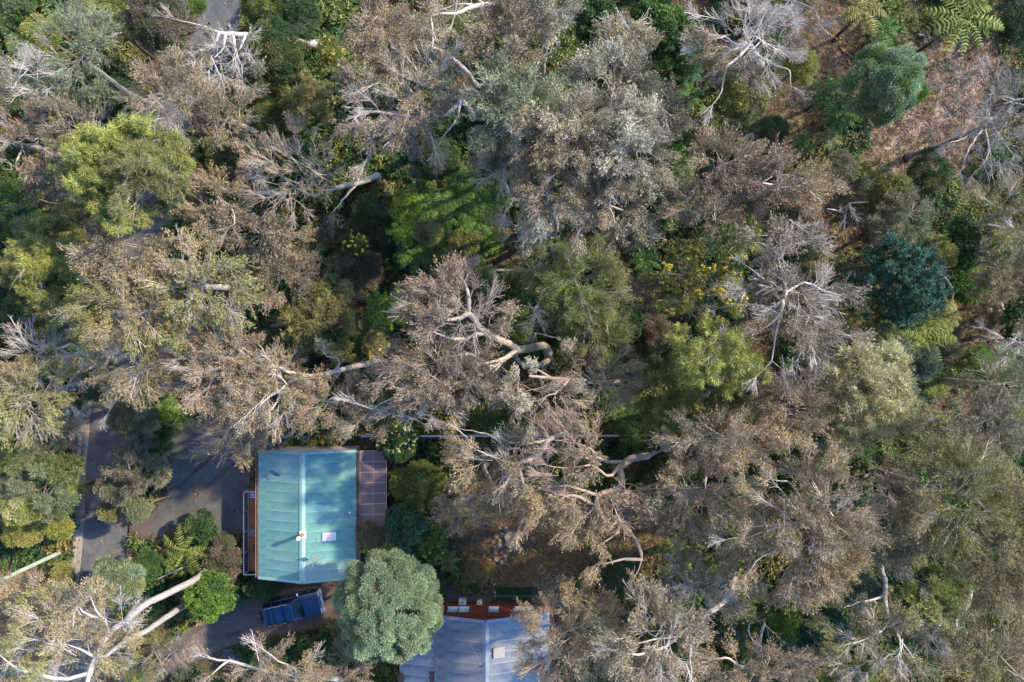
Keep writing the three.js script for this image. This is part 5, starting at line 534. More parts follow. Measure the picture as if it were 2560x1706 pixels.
gum('gum_tree', 'brown twiggy gum left of the blue-grey roof at the bottom', 858, 1660, 68, 58, 7, { col: 'tan', col2: 'dusk', bare: .4, fans: 6, dens: 2.2, bark: 'brown', tr: .2, trunk: [[945, 1640, 1], [900, 1670, 4], [850, 1706, 7]] });
gum('dead_tree', 'small white dead tree standing alone on bare brown ground, right of centre top', 2118, 532, 34, 30, 4, { bark: 'white', bare: 1.2, fans: 1, n: 5, leaf: 0, tr: .12, trunk: [[2104, 545, 0], [2112, 540, 2], [2116, 528, 3.4], [2125, 508, 4.2]], lr: .09, limbs: [[[2114, 532, 3], [2111, 555, 3.6], [2096, 568, 4], [2096, 588, 4.3]], [[2111, 558, 3.6], [2112, 575, 4], [2118, 588, 4.2]], [[2125, 508, 4.2], [2150, 506, 4.5], [2174, 505, 4.8]], [[2112, 534, 3], [2092, 528, 3.6], [2068, 522, 4]], [[2122, 514, 4], [2136, 525, 4.3], [2132, 560, 4.2]]] });
gum('dead_snag', 'pinkish bare curved snag right of the dark teal tree', 2340, 690, 20, 18, 5, { bark: 'pink', bare: 1.2, fans: 1, n: 3, tr: .15, trunk: [[2390, 782, 0], [2380, 750, 2], [2379, 722, 3.5], [2356, 688, 5], [2314, 671, 6]], limbs: [[[2360, 692, 5], [2366, 675, 5.5], [2364, 660, 6]]] });
gum('dead_snag', 'short pale curved snag near the right edge, right of the longer pinkish one', 2515, 782, 12, 14, 3, { bark: 'pale', bare: 1.2, fans: 1, n: 3, tr: .14, trunk: [[2503, 762, 0], [2510, 778, 1.5], [2524, 800, 3]] });
gum('snapped_gum', 'snapped trunk with an orange torn end, left part of the clearing', 700, 810, 12, 10, 6, { bark: 'brown', bare: 1.2, fans: 1, n: 2, tr: .27, trunk: [[752, 800, 2], [748, 804, 4], [725, 806, 5.5], [678, 815, 7]], limbs: [[[726, 806, 5.5], [712, 796, 6], [690, 803, 6.5]]] });
gum('curved_gum', 'thick smooth brown trunk bending down under the tan crown, lower right', 2070, 1145, 14, 14, 8, { bark: 'brown', fans: 2, n: 4, tr: .38, trunk: [[2078, 1095, .5], [2085, 1112, 3], [2080, 1135, 5.5], [2062, 1155, 8]], limbs: [[[2076, 1140, 5.5], [2045, 1148, 7], [2025, 1155, 8]]] });
gum('fallen_gum', 'group of pale curved bare limbs above the fern at the bottom right', 1905, 1590, 40, 45, 7, { bark: 'pale', bare: 1.2, fans: 1, n: 5, tr: .15, trunk: [[1885, 1655, 1], [1900, 1600, 4], [1912, 1552, 7]], limbs: [[[1895, 1640, 2], [1915, 1615, 4], [1945, 1612, 5]], [[1850, 1620, 3], [1872, 1570, 6], [1880, 1550, 7]], [[1925, 1650, 3], [1930, 1615, 4.5]]] });
gum('gum_tree', 'grey bare twigs over the right edge beside the tree ferns', 2530, 860, 48, 42, 7, { bark: 'white', bare: .95, fans: 6, dens: 2, limbs: [[[2560, 850, 5], [2510, 845, 6.5], [2460, 820, 7]], [[2550, 860, 5], [2520, 890, 7], [2500, 905, 7]]] });
gum('bare_sapling', 'brown leafless shrub beneath the grey-brown gum, lower right', 2205, 1195, 70, 55, 5, { bark: 'brown', bare: .8, fans: 8, dens: 2.6, col: 'rust' });

// ---------------------------------------------------------------- pine, dense trees and shrubs: name, label, px, py, r, height, look
gum('pine_tree', 'large yellow-green pine with tufted needles, left of the upper road bend', 322, 432, 152, 134, 17, { col: 'lime', col2: 'olive', leafType: 'needle', fresh: 1, bare: .03, dens: 2.6, leaf: 20, fans: 4, gap: .3, th: 3.4, patch: .4, bark: 'pale', tr: .3, trunk: [[704, 490, .5], [590, 480, 6], [500, 462, 10], [450, 452, 12.5], [385, 415, 15.5]], lr: .09, limbs: [[[400, 420, 15], [372, 370, 17], [352, 330, 18]], [[410, 428, 14.5], [330, 440, 17], [230, 425, 18]], [[400, 425, 15], [350, 490, 17], [310, 540, 17.5]], [[440, 446, 13], [420, 380, 15.5], [428, 365, 16]]] });
gum('pine_tree', 'yellow-green conifer below and left of the large pine, by the left edge', 108, 665, 80, 112, 13, { col: 'lime', col2: 'olive', leafType: 'needle', fresh: 1, bare: .03, dens: 2.5, leaf: 18, fans: 4, gap: .3, th: 2.6, bark: 'grey' });
bush('evergreen_tree', 'round bright green tree standing on bare ground, upper right', 2203, 212, [86, 88], 6, { even: 1, cols: ['mint', 'bright', 'mint', 'green'], dens: 60, lobe: .6, th: 2.6 });
bush('shrub', 'small yellow-green bush tucked against the right side of the round bright green tree', 2290, 232, 27, 2.6, { cols: ['bright'], dens: 60 });
bush('evergreen_tree', 'large pale mint-green cauliflower-like tree between the two houses', 980, 1508, [126, 134], 8, { even: 1, cols: ['mint', 'sage', 'mint'], dens: 64, lobe: .62, nl: 80, th: 3.6, size: .92 });
gum('evergreen_tree', 'dark blue-teal leafy tree just right of the clearing corner', 2255, 712, 106, 104, 9, { col: 'teal', col2: 'blue', leafType: 'broad', fresh: 1, bare: .02, dens: 2.6, leaf: 19, fans: 3, gap: .12, th: 2.8, bark: 'dark' });
gum('flowering_tree', 'cream-flowering tree across the lower right corner of the clearing', 2165, 985, 140, 124, 11, { col: 'cream', col2: 'cream', leafType: 'feather', fresh: 1, bare: .02, dens: 2.5, leaf: 15, fans: 3, gap: .14, th: 3, bark: 'grey', flower: .25, fcol: 'cream' });
bush('evergreen_tree', 'dark olive tree on the shaded left side of the cream-flowering tree', 2050, 985, [80, 98], 6.5, { cols: ['blue', 'dark', 'ogreen'], dens: 46, lobe: .6, leafType: 'feather' });
bush('evergreen_tree', 'soft green tree above the cream-flowering one, below the teal tree', 2195, 875, [62, 58], 7, { cols: ['sage', 'ogreen'], dens: 46, leafType: 'feather' });
bush('evergreen_tree', 'bright green leafy tree at the top beside the tufted silver gum', 1640, 90, [82, 78], 9, { cols: ['green', 'bright', 'green', 'dark'], leafType: 'broad', dens: 44 });
bush('evergreen_tree', 'dark green tree at the top edge between two silver gums', 1500, 62, [62, 60], 7, { cols: ['dark', 'teal', 'green'], leafType: 'broad', dens: 44 });
bush('evergreen_tree', 'dark bluish green rounded tree above the cluster of tree ferns', 1085, 400, [64, 48], 5, { cols: ['dark', 'blue', 'green'], dens: 54 });
bush('shrub', 'bright green shrub right of the big silver stand, highest of three', 1675, 400, [44, 36], 4, { cols: ['bright', 'green'], leafType: 'broad' });
bush('shrub', 'sage-green shrub right of the big silver stand, middle of three', 1690, 458, [46, 44], 4.4, { cols: ['sage', 'green', 'mint'] });
bush('shrub', 'dark green shrub right of the big silver stand, lowest of three', 1618, 528, [50, 48], 3.8, { cols: ['dark', 'green'], leafType: 'broad' });
bush('evergreen_tree', 'dark olive rounded tree below the leaning brown trunk, upper left', 690, 145, [70, 74], 8, { cols: ['dark', 'olive', 'ogreen'], dens: 50 });
bush('shrub', 'yellowish olive bush under the dark olive rounded tree', 702, 228, [52, 42], 5, { cols: ['ogreen', 'gold', 'olive'] });
bush('evergreen_tree', 'olive-green bushy tree below the yellowish olive bush', 685, 302, [44, 48], 6, { cols: ['ogreen', 'olive'], leafType: 'feather', dens: 44 });
gum('wattle_tree', 'dull olive bushy tree left of the pink-tan gum, upper left', 775, 250, 60, 52, 8, { col: 'olive', col2: 'sage', leafType: 'feather', fresh: 1, bare: .05, dens: 2.3, leaf: 14, fans: 4, gap: .24, bark: 'brown' });
bush('shrub', 'grey-olive bush hanging over dark shade right of the upper road', 628, 344, [33, 38], 6, { cols: ['sage', 'olive'] });
bush('shrub', 'dark yellow-green shrub right of the pine top', 562, 372, [44, 40], 4, { cols: ['ogreen', 'dark', 'gold'] });
bush('shrub', 'dark green shrub beside the road, touching the pine top', 492, 376, [44, 46], 3.5, { cols: ['dark', 'teal'] });
bush('shrub', 'green bush under the left edge of the tan gum over the upper road', 352, 305, [36, 34], 3, { cols: ['dark', 'green'] });
bush('shrub', 'bright green bush at the top edge left of the road', 480, 12, [32, 24], 3, { cols: ['bright', 'green'] });
bush('shrub', 'dark brown-grey bush left of the leaning gum near the top edge', 400, 55, [72, 70], 6, { cols: ['dusk', 'dark', 'blue'], dens: 40 });
bush('shrub', 'olive bush at the top edge right of the road', 665, 22, [62, 36], 4, { cols: ['ogreen', 'dark', 'olive'] });
bush('shrub', 'dark bush right of the road under the leaning gum', 730, 40, [60, 44], 3.4, { cols: ['dark', 'blue'] });
gum('wattle_tree', 'olive tree left of the bright tree fern in the clearing', 800, 800, 82, 92, 8.5, { col: 'olive', col2: 'ogreen', leafType: 'feather', fresh: 1, bare: .05, dens: 2.3, leaf: 14, fans: 4, gap: .24, bark: 'brown' });
bush('shrub', 'green shrub in front of the olive tree, beside the tree fern fronds', 860, 862, [44, 36], 3.4, { cols: ['green', 'dark'] });
gum('wattle_tree', 'grey-green bushy tree over the road beside the upper driveway', 348, 1165, 66, 58, 6, { col: 'sage', col2: 'grey', leafType: 'feather', fresh: 1, bare: .05, dens: 2.4, leaf: 14, fans: 4, gap: .22, bark: 'grey' });
bush('evergreen_tree', 'grey-green rounded tree right of the kerb below the tan wands', 340, 1042, [56, 50], 7, { cols: ['grey', 'sage', 'olive'], dens: 48 });
bush('shrub', 'dark green bush at the driveway corner under the grey-green trees', 390, 1090, [52, 50], 4, { cols: ['dark', 'green', 'sage'] });
bush('evergreen_tree', 'blue-grey bush standing over the road, left of the driveway mouth', 288, 1218, [36, 40], 5, { cols: ['grey', 'sage'], dens: 54 });
bush('shrub', 'grey-green bush at the driveway mouth, right of the blue-grey one', 346, 1276, [32, 29], 4.4, { cols: ['sage', 'olive'], dens: 54 });
bush('shrub', 'small tan-green bush over the road, lowest of the bushes by the driveway mouth', 272, 1280, [22, 20], 4, { cols: ['olive', 'sage'], dens: 54 });
gum('wattle_tree', 'olive-green tree left of the kerb beside the letterbox', 92, 1178, 86, 82, 8, { col: 'ogreen', col2: 'sage', leafType: 'feather', fresh: 1, bare: .03, dens: 2.5, leaf: 15, fans: 4, gap: .22, bark: 'brown' });
bush('evergreen_tree', 'pale yellow-green small tree at the left edge below the olive-green one', 58, 1268, [46, 42], 7.5, { cols: ['lime', 'cream', 'sage'], dens: 54 });
bush('evergreen_tree', 'mid green tree joined to the right side of the pale yellow-green one', 138, 1252, [46, 44], 6, { cols: ['sage', 'green'], dens: 50 });
bush('shrub', 'bright green shrub on the left edge, level with the lower pine', 58, 485, [34, 40], 4.4, { cols: ['bright', 'green'] });
bush('evergreen_tree', 'dark green tree at the left edge below the pink-brown gum', 28, 560, [58, 70], 6, { cols: ['dark', 'teal', 'green'], dens: 44 });
bush('evergreen_tree', 'dark green tree at the left edge beside the yellow-green conifer', 18, 700, [44, 72], 5, { cols: ['dark', 'green', 'blue'], dens: 44 });
bush('evergreen_tree', 'dark green leafy tree at the left edge above the white dead tree', 60, 790, [68, 52], 6, { cols: ['dark', 'blue', 'ogreen'], dens: 44 });
bush('shrub', 'greyish green bush above the white dead tree, near the road', 150, 815, [56, 52], 5, { cols: ['blue', 'sage', 'dark'] });
bush('shrub', 'dull green bush between the small tan-pink gum and the yellow-green conifer', 175, 555, [62, 48], 5, { cols: ['olive', 'blue', 'dusk'] });
bush('shrub', 'olive grey bush between the conifer and the golden gums', 200, 640, [44, 70], 6, { cols: ['olive', 'dark'] });
bush('shrub', 'bright green shrub below the golden olive gum at the left edge', 30, 1060, [52, 30], 5, { cols: ['bright', 'ogreen'] });
bush('shrub', 'dark shrub under the white dead tree limbs', 95, 945, [58, 44], 4, { cols: ['dark', 'green', 'dusk'] });
bush('shrub', 'bluish dark shrub beside the road under the golden gums', 250, 960, [38, 50], 3.4, { cols: ['blue', 'dark'] });
bush('shrub', 'light green feathery shrub right of the sunlit road patch', 298, 1450, [54, 46], 4.6, { cols: ['sage', 'mint', 'lime'], leafType: 'feather', dens: 48 });
bush('shrub', 'vivid green bush between the two thick white trunks and the track', 528, 1488, [56, 50], 3.6, { cols: ['bright', 'green', 'bright'], leafType: 'broad' });
bush('shrub', 'deep green narrow bush at the foot of the olive tree fern by the road', 372, 1410, [30, 36], 3, { cols: ['green', 'dark'] });
bush('shrub', 'dark green bed bush between driveway arms above the olive tree fern', 500, 1322, [42, 34], 1.8, { cols: ['dark', 'ogreen', 'green'], leafType: 'broad' });
bush('camellia', 'camellia bush dotted with white blooms at the top right of the teal roof', 992, 1106, [44, 42], 3.2, { cols: ['dark', 'green'], dens: 60, flower: .06, fcol: 'cream', fsize: 1.1, leafType: 'broad' });
bush('shrub', 'olive-green garden shrub right of the patio roof', 1050, 1205, [62, 50], 3.6, { cols: ['ogreen', 'green', 'dark'] });
bush('shrub', 'blue-green garden bush above the mint-green tree', 1020, 1312, [50, 54], 4, { cols: ['teal', 'green', 'dark'], leafType: 'broad' });
bush('shrub', 'leafy green bush right of the blue-green garden bush', 1072, 1352, [42, 40], 3.6, { cols: ['green', 'dark', 'bright'], leafType: 'broad' });
bush('shrub', 'dark purple-brown bush in the garden between the olive shrub and the rocks', 1100, 1268, [40, 56], 2, { cols: ['dusk', 'dark'] });
bush('shrub', 'pale grey-brown bush against the lower right side of the teal roof', 925, 1335, [34, 28], 3, { cols: ['dusk', 'olive'] });
bush('shrub', 'dark green hedge-like bush right of the track, below the four-wheel drive', 800, 1622, [46, 20], 1.3, { cols: ['dark', 'blue', 'green'] });
bush('shrub', 'light yellow-green shrub among bare branches at the bottom, right of the slab', 672, 1652, [36, 24], 3, { cols: ['lime', 'sage'] });
bush('shrub', 'grey-blue twiggy bush left of the blue-grey lean-to roof', 880, 1585, [46, 40], 2.4, { cols: ['dusk', 'blue'] });
bush('shrub', 'dark grey-green shrub in shade between the driveway and the track', 560, 1400, [44, 50], 1.6, { cols: ['dusk', 'dark'] });
bush('shrub', 'dark grass-green low bush under the near eave of the teal house', 660, 1470, [40, 22], 1, { cols: ['dark', 'green'] });
bush('evergreen_tree', 'yellow-green slim bush right of the antlered dead gum near the top', 1998, 165, [37, 42], 6, { cols: ['lime', 'olive', 'sage'], dens: 50 });
bush('evergreen_tree', 'pale olive bush below the antlered dead gum near the top', 1858, 245, [46, 48], 7, { cols: ['olive', 'lime', 'sage'], leafType: 'feather', dens: 46 });
bush('shrub', 'small dull green bush on the brown slope above the tan gums', 1760, 325, [36, 36], 3.5, { cols: ['olive', 'ogreen'] });
bush('shrub', 'olive shrub on bare ground below the round bright green tree', 2215, 485, [58, 50], 4, { cols: ['olive', 'ogreen', 'sage'], leafType: 'feather' });
gum('wattle_tree', 'grey-green bushy tree right of the lone white dead tree', 2245, 558, 82, 64, 5.6, { col: 'sage', col2: 'grey', leafType: 'feather', fresh: 1, bare: .05, dens: 2.4, leaf: 14, fans: 4, gap: .24, bark: 'grey' });
bush('shrub', 'dark olive shrub left of the leafless grey gum', 2315, 436, [52, 46], 3, { cols: ['dark', 'olive', 'dusk'] });
bush('shrub', 'grey-green wispy shrub on bare ground between tan gum and olive shrub', 2100, 428, [36, 46], 3.4, { cols: ['grey', 'sage', 'blue'], dens: 26 });
bush('shrub', 'dark shrub beside the two small white buckets', 1935, 325, [36, 30], 2, { cols: ['dark', 'olive'] });
bush('evergreen_tree', 'deep green tall shrub near the right edge, above the strappy plant', 2395, 615, [46, 62], 4.6, { cols: ['dark', 'green'], leafType: 'broad' });
bush('evergreen_tree', 'olive bush between the teal tree and the deep green tall shrub', 2340, 632, [42, 40], 5.4, { cols: ['olive', 'lime', 'ogreen'] });
bush('strappy_plant', 'bright green strappy-leaved clump near the right edge', 2408, 708, [34, 38], 1.6, { cols: ['bright', 'green'], leafType: 'strap', dens: 20, lobe: .4 });
gum('wattle_tree', 'pale olive bushy tree at the right edge above the short snag', 2510, 665, 70, 92, 7, { col: 'sage', col2: 'gold', leafType: 'feather', fresh: 1, bare: .1, dens: 2.2, leaf: 13, fans: 4, gap: .26, bark: 'grey' });
bush('shrub', 'bright grass-green bush near the right edge below the tree fern', 2440, 915, [46, 40], 3, { cols: ['bright', 'green'] });
bush('shrub', 'grey-blue small bush left of the bright grass-green bush', 2305, 910, [40, 38], 4, { cols: ['blue', 'sage'] });
bush('shrub', 'pale grey-green bush just below the tree ferns on the right', 2375, 885, [28, 34], 2.6, { cols: ['grey', 'sage'] });
bush('shrub', 'dark leafy bush at the right edge by the short snag', 2540, 790, [32, 48], 3, { cols: ['dark', 'green'], leafType: 'broad' });
bush('shrub', 'yellow-brown low scrub right of the tree ferns on the right', 2450, 790, [44, 40], 1.4, { cols: ['gold', 'olive', 'dusk'], dens: 26 });
gum('wattle_tree', 'feathery yellow-green wattle-like tree right of the dark hollow', 1788, 890, 102, 98, 14, { col: 'lime', col2: 'lime', leafType: 'feather', fresh: 1, bare: .05, dens: 2.4, leaf: 14, fans: 4, gap: .26, th: 2.6, bark: 'grey' });
gum('wattle_tree', 'lower half-lit yellow-green tree below the wattle-like one', 1785, 985, 78, 72, 10.5, { col: 'olive', col2: 'lime', leafType: 'feather', fresh: 1, bare: .05, dens: 2.4, leaf: 14, fans: 4, gap: .26, th: 2.2, bark: 'grey' });
gum('wattle_tree', 'mid green rounded tree near the lower boundary, left of the yellow-green trees', 1648, 980, 72, 74, 7.5, { col: 'ogreen', col2: 'sage', leafType: 'feather', fresh: 1, bare: .05, dens: 2.4, leaf: 14, fans: 4, gap: .24, bark: 'brown' });
bush('shrub', 'yellow-green tip of a bush on the lower boundary below the mid green tree', 1672, 1055, [42, 28], 4, { cols: ['lime', 'ogreen'] });
bush('shrub', 'small dark green leafy bush in the hollow left of the yellow-green trees', 1562, 812, [34, 44], 2.6, { cols: ['green', 'dark'], leafType: 'broad' });
bush('evergreen_tree', 'green bush just above the looping trunk', 1300, 812, [40, 40], 5, { cols: ['green', 'sage', 'ogreen'] });
bush('evergreen_tree', 'grey-green leafy bush above the rose-brown gum, on the upper boundary', 1205, 700, [40, 40], 6, { cols: ['sage', 'ogreen', 'green'] });
bush('evergreen_tree', 'olive bush among the tree ferns at the upper boundary', 1072, 582, [30, 22], 6.5, { cols: ['olive', 'sage'], leafType: 'feather' });
bush('evergreen_tree', 'olive bush right of the fern-side olive bush, at the upper boundary', 1165, 604, [30, 20], 6, { cols: ['olive', 'ogreen'], leafType: 'feather' });
bush('shrub', 'green bush in the gap of the white-trunk gum at the top', 1130, 80, [44, 44], 7, { cols: ['ogreen', 'green'] });
bush('wattle_bush', 'small bush with orange-yellow flowers right of the leaning brown trunk', 824, 128, [32, 30], 5, { cols: ['ogreen', 'olive'], flower: .06, dens: 34 });
bush('wattle_bush', 'small yellow-flowered bush in dark shade on the upper boundary, left of the ferns', 885, 608, [30, 26], 3, { cols: ['dark', 'ogreen'], flower: .05, dens: 34 });
bush('wattle_bush', 'yellow-tipped bush below the bright tree fern', 938, 862, [30, 34], 5, { cols: ['olive', 'gold'], flower: .04, dens: 34 });
gum('wattle_tree', 'sunlit yellow-green tree low in the bottom right quarter', 2340, 1470, 72, 72, 7, { col: 'lime', col2: 'ogreen', leafType: 'feather', fresh: 1, bare: .05, dens: 2.2, leaf: 13, fans: 4, gap: .26, bark: 'brown' });
bush('shrub', 'bright green bush in the fern hollow at the bottom right', 1972, 1562, [40, 36], 3, { cols: ['bright', 'green'] });
bush('shrub', 'blue-dark bush right of the bright green one in the fern hollow', 2052, 1575, [58, 52], 3.4, { cols: ['teal', 'dark'], leafType: 'broad' });
bush('shrub', 'dark bush left of the pale curved bare limbs, bottom right', 1838, 1560, [52, 52], 2.6, { cols: ['dark', 'blue', 'ogreen'] });
bush('shrub', 'vivid green leafy bush right of the thick curved trunk', 2128, 1135, [48, 40], 3.4, { cols: ['green', 'bright', 'dark'], leafType: 'broad' });
bush('shrub', 'green bush below the largest tan crown, left of the brown trunk', 2150, 1470, [48, 36], 4, { cols: ['blue', 'ogreen', 'sage'] });
bush('shrub', 'dull green bush in the right edge gap between olive gums', 2470, 1400, [44, 40], 3.4, { cols: ['green', 'sage', 'dark'] });
bush('shrub', 'green bush with pink blossoms in the bottom right corner', 2500, 1560, [60, 52], 3.4, { cols: ['ogreen', 'sage'], flower: .05, fcol: 'pink' });
bush('shrub', 'yellowish green low bush at the bottom edge, right of the thick limb', 2120, 1680, [62, 36], 4, { cols: ['ogreen', 'olive', 'bright'] });
bush('shrub', 'dark green bush under the big white-limbed gum, right side', 1620, 1230, [52, 52], 2.4, { cols: ['dark', 'ogreen'] });
bush('shrub', 'dark green bush under the lower white limbs, above the fern hollow', 1540, 1430, [62, 44], 2.6, { cols: ['dark', 'green', 'dusk'] });
bush('shrub', 'deep green bush in the gap right of the blue-grey roof', 1595, 1510, [48, 40], 2.4, { cols: ['dark', 'green'] });
bush('shrub', 'low yellow-green bush beside the rock pile, nearest the sleeper wall', 1190, 1430, [42, 22], .8, { cols: ['olive', 'gold'], dens: 26 });
bush('shrub', 'yellow-green shrub at the left edge above the mint-green pole', 60, 1330, [50, 32], 3.4, { cols: ['lime', 'ogreen', 'gold'] });
bush('shrub', 'bright yellow shrub at the kerb above the mint-green pole', 150, 1318, [34, 28], 3, { cols: ['lime', 'bright'] });
bush('shrub', 'olive-yellow shrub along the kerb under the mint-green pole', 160, 1455, [36, 36], 2.4, { cols: ['olive', 'lime', 'gold'] });
bush('shrub', 'green shrub in the bottom left under golden gums', 75, 1640, [52, 44], 4, { cols: ['ogreen', 'green', 'gold'] });
bush('shrub', 'pale yellow-green shrub in the top-left ferns, tallest of them', 107, 92, [42, 44], 6, { cols: ['lime', 'bright', 'olive'] });
bush('shrub', 'green bush at the top edge, left corner', 50, 20, [44, 36], 6, { cols: ['green', 'sage'] });
bush('shrub', 'yellow-green bush on the left edge below the silver dead tree', 18, 238, [36, 48], 8, { cols: ['lime', 'olive'], cat: 'shrub' });
bush('shrub', 'dark green bush below the silver dead tree twigs', 120, 235, [60, 44], 5, { cols: ['dark', 'blue', 'olive'] });
bush('shrub', 'dark green undergrowth bush left of the tan gum over the upper road', 290, 245, [52, 48], 4, { cols: ['dark', 'green', 'blue'] });
bush('shrub', 'dark green bush in shade at the right top corner', 2530, 60, [42, 60], 5, { cols: ['dark', 'blue', 'green'] });
bush('shrub', 'dark green bush right of the bright green top tree', 1710, 130, [36, 56], 3, { cols: ['dark', 'green'] });
bush('shrub', 'dark bush in the shadowed gully left of the tree fern cluster', 930, 560, [48, 60], 2, { cols: ['dark', 'dusk'] });
bush('shrub', 'purple-brown undergrowth bush in the shadowed gully under the upper boundary', 900, 690, [66, 52], 1.8, { cols: ['dusk', 'dark'] });
bush('shrub', 'purple-brown undergrowth bush in the dark hollow below the wattle', 1640, 830, [48, 42], 1.6, { cols: ['dusk', 'dark'] });
bush('shrub', 'green bush at the lower boundary under the ash-grey gum', 1260, 1052, [58, 30], 4, { cols: ['green', 'ogreen', 'dark'] });
bush('shrub', 'dark green bush beside the fence near the thick leaning trunk', 1600, 1095, [48, 50], 3.4, { cols: ['dark', 'green'] });

// ---------------------------------------------------------------- tree ferns
fern('olive tree fern with long drooping fronds, near the upper left', 291, 72, 56, 5, 'olive');
fern('yellow-brown tree fern at the top edge, left of the olive one', 207, 14, 44, 5, 'olive');
fern('dark olive tree fern at the top edge, above the long-frond olive one', 278, 8, 40, 4, 'ogreen');
fern('yellow-green tree fern at the upper left edge, lower of two', 40, 108, 38, 5, 'lime');
fern('yellow-green tree fern at the upper left, right of the pale shrub', 148, 55, 40, 4, 'lime');
fern('small yellow tree fern at the very left edge under the top corner', 10, 62, 28, 5, 'lime');
fern('yellow-green tree fern below the pale shrub in the top-left ferns', 150, 145, 30, 4, 'olive');
[[1022, 517, 58, 4, 'bright', 'upper left'], [1098, 530, 60, 5.5, 'green', 'middle'], [1183, 480, 56, 5.5, 'green', 'upper right'], [1236, 500, 46, 4, 'green', 'far right'], [1194, 556, 64, 6, 'green', 'lower right'], [1012, 578, 46, 4.4, 'bright', 'lower left'], [1141, 442, 40, 3, 'green', 'topmost'], [1228, 590, 46, 5, 'bright', 'lowest, right'], [1060, 472, 40, 3, 'green', 'left, under the dark tree'], [1032, 640, 52, 3.5, 'green', 'lowest, left, below the boundary'], [1140, 505, 46, 5, 'green', 'centre']].forEach(([x, y, r, h, c, w]) => fern('green tree fern in the big fern cluster, ' + w, x, y, r, h, c));
fern('bright green tree fern standing alone in the clearing, left of centre', 968, 775, 62, 4.5, 'bright');
fern('smaller green tree fern just below the bright lone one', 912, 832, 44, 3, 'green');
fern('green tree fern half hidden right of the bright lone one', 1005, 752, 40, 3, 'green');
fern('light green tree fern on the dark slope near the top, right of the silver stand', 1725, 238, 38, 3, 'green');
fern('dark spiky plant above the light green fern, right of the silver stand', 1727, 182, 34, 1.2, 'teal', { name: 'spiky_plant', n: 16, group: undefined });
fern('wide green tree fern at the left foot of the round bright green tree', 2068, 240, 62, 3.5, 'green');
fern('green tree fern under the left side of the round tree, lower', 2098, 295, 50, 3, 'green');
fern('small green tree fern on brown ground above the tan gums', 2005, 356, 34, 2, 'green');
fern('grey-green tree fern right of the small one above the tan gums', 2075, 345, 36, 2.4, 'sage');
fern('yellow-olive tree fern at the top edge, right of centre', 2160, 28, 62, 5, 'olive');
fern('huge yellow-olive tree fern in the upper right corner', 2412, 48, 98, 6, 'ogreen', { n: 17 });
fern('dark green tree fern under the yellow-olive one at the top', 2210, 80, 48, 2.4, 'green');
fern('large sunlit tree fern right of the cream-flowering tree', 2315, 850, 80, 4, 'ogreen');
fern('tree fern behind the large sunlit one, upper left', 2250, 800, 54, 3, 'green');
fern('tree fern behind the large sunlit one, upper right', 2358, 792, 52, 3, 'olive');
fern('yellow-green tree fern in shade below the grey-green bushes on the right', 2345, 955, 48, 2.4, 'ogreen');
fern('vivid yellow-green tree fern on the left boundary of the clearing', 412, 1012, 46, 4, 'bright');
fern('dark green tree fern right of the vivid one on the left boundary', 450, 1040, 42, 3, 'green');
fern('olive-yellow tree fern in the bed between road and driveway', 460, 1382, 68, 3, 'ogreen', { n: 13 });
fern('green fern below the grey ash gum, upper of two on the lower boundary', 1530, 1008, 46, 3, 'green');
fern('green fern on the lower boundary, lower of two', 1580, 1046, 42, 2.6, 'green');
fern('dead brown tree fern with a wheel of drooping fronds right of the garden bed', 1392, 1476, 72, 3, 'dusk', { dead: 1, n: 18 });
fern('fresh green tree fern right of the dead brown one', 1450, 1474, 44, 2.4, 'green');
fern('tree fern in the hollow right of the spreading white-limbed gum', 1685, 1392, 62, 3, 'ogreen');
fern('deep green tree fern in the hollow at the bottom right', 1975, 1636, 64, 3, 'teal');
fern('green tree fern left of the deep green one at the bottom right', 1885, 1655, 50, 2.4, 'green');
fern('olive tree fern at the lower right corner of the teal roof', 945, 1368, 56, 2.8, 'ogreen');
fern('green tree fern in the big fern cluster, at the plot edge below the olive bushes', 1110, 618, 54, 4, 'green');
fern('green tree fern in the big fern cluster, right end at the plot edge', 1200, 622, 48, 4, 'green');
fern('small olive fern right of the mint-green tree', 1118, 1402, 38, 1.6, 'olive');
fern('yellow-green tree fern at the bottom edge, left of two', 335, 1690, 40, 3, 'lime');
fern('yellow-green tree fern at the bottom edge, right of two', 372, 1688, 38, 3, 'lime');
fern('yellow-green fern at the kerb beside the olive-green tree', 196, 1220, 36, 3, 'lime');
fern('dark fern in the shaded hollow above the wattle', 1612, 652, 46, 2.4, 'green');
fern('dark green fern behind the rose-brown gum, left of the olive gums', 1328, 726, 48, 3, 'green');
fern('small strappy fern right of the looping trunk', 1416, 868, 32, 1.4, 'green');
fern('small dark fern at the left edge between the olive tree and the pole', 22, 1200, 40, 3, 'dark');

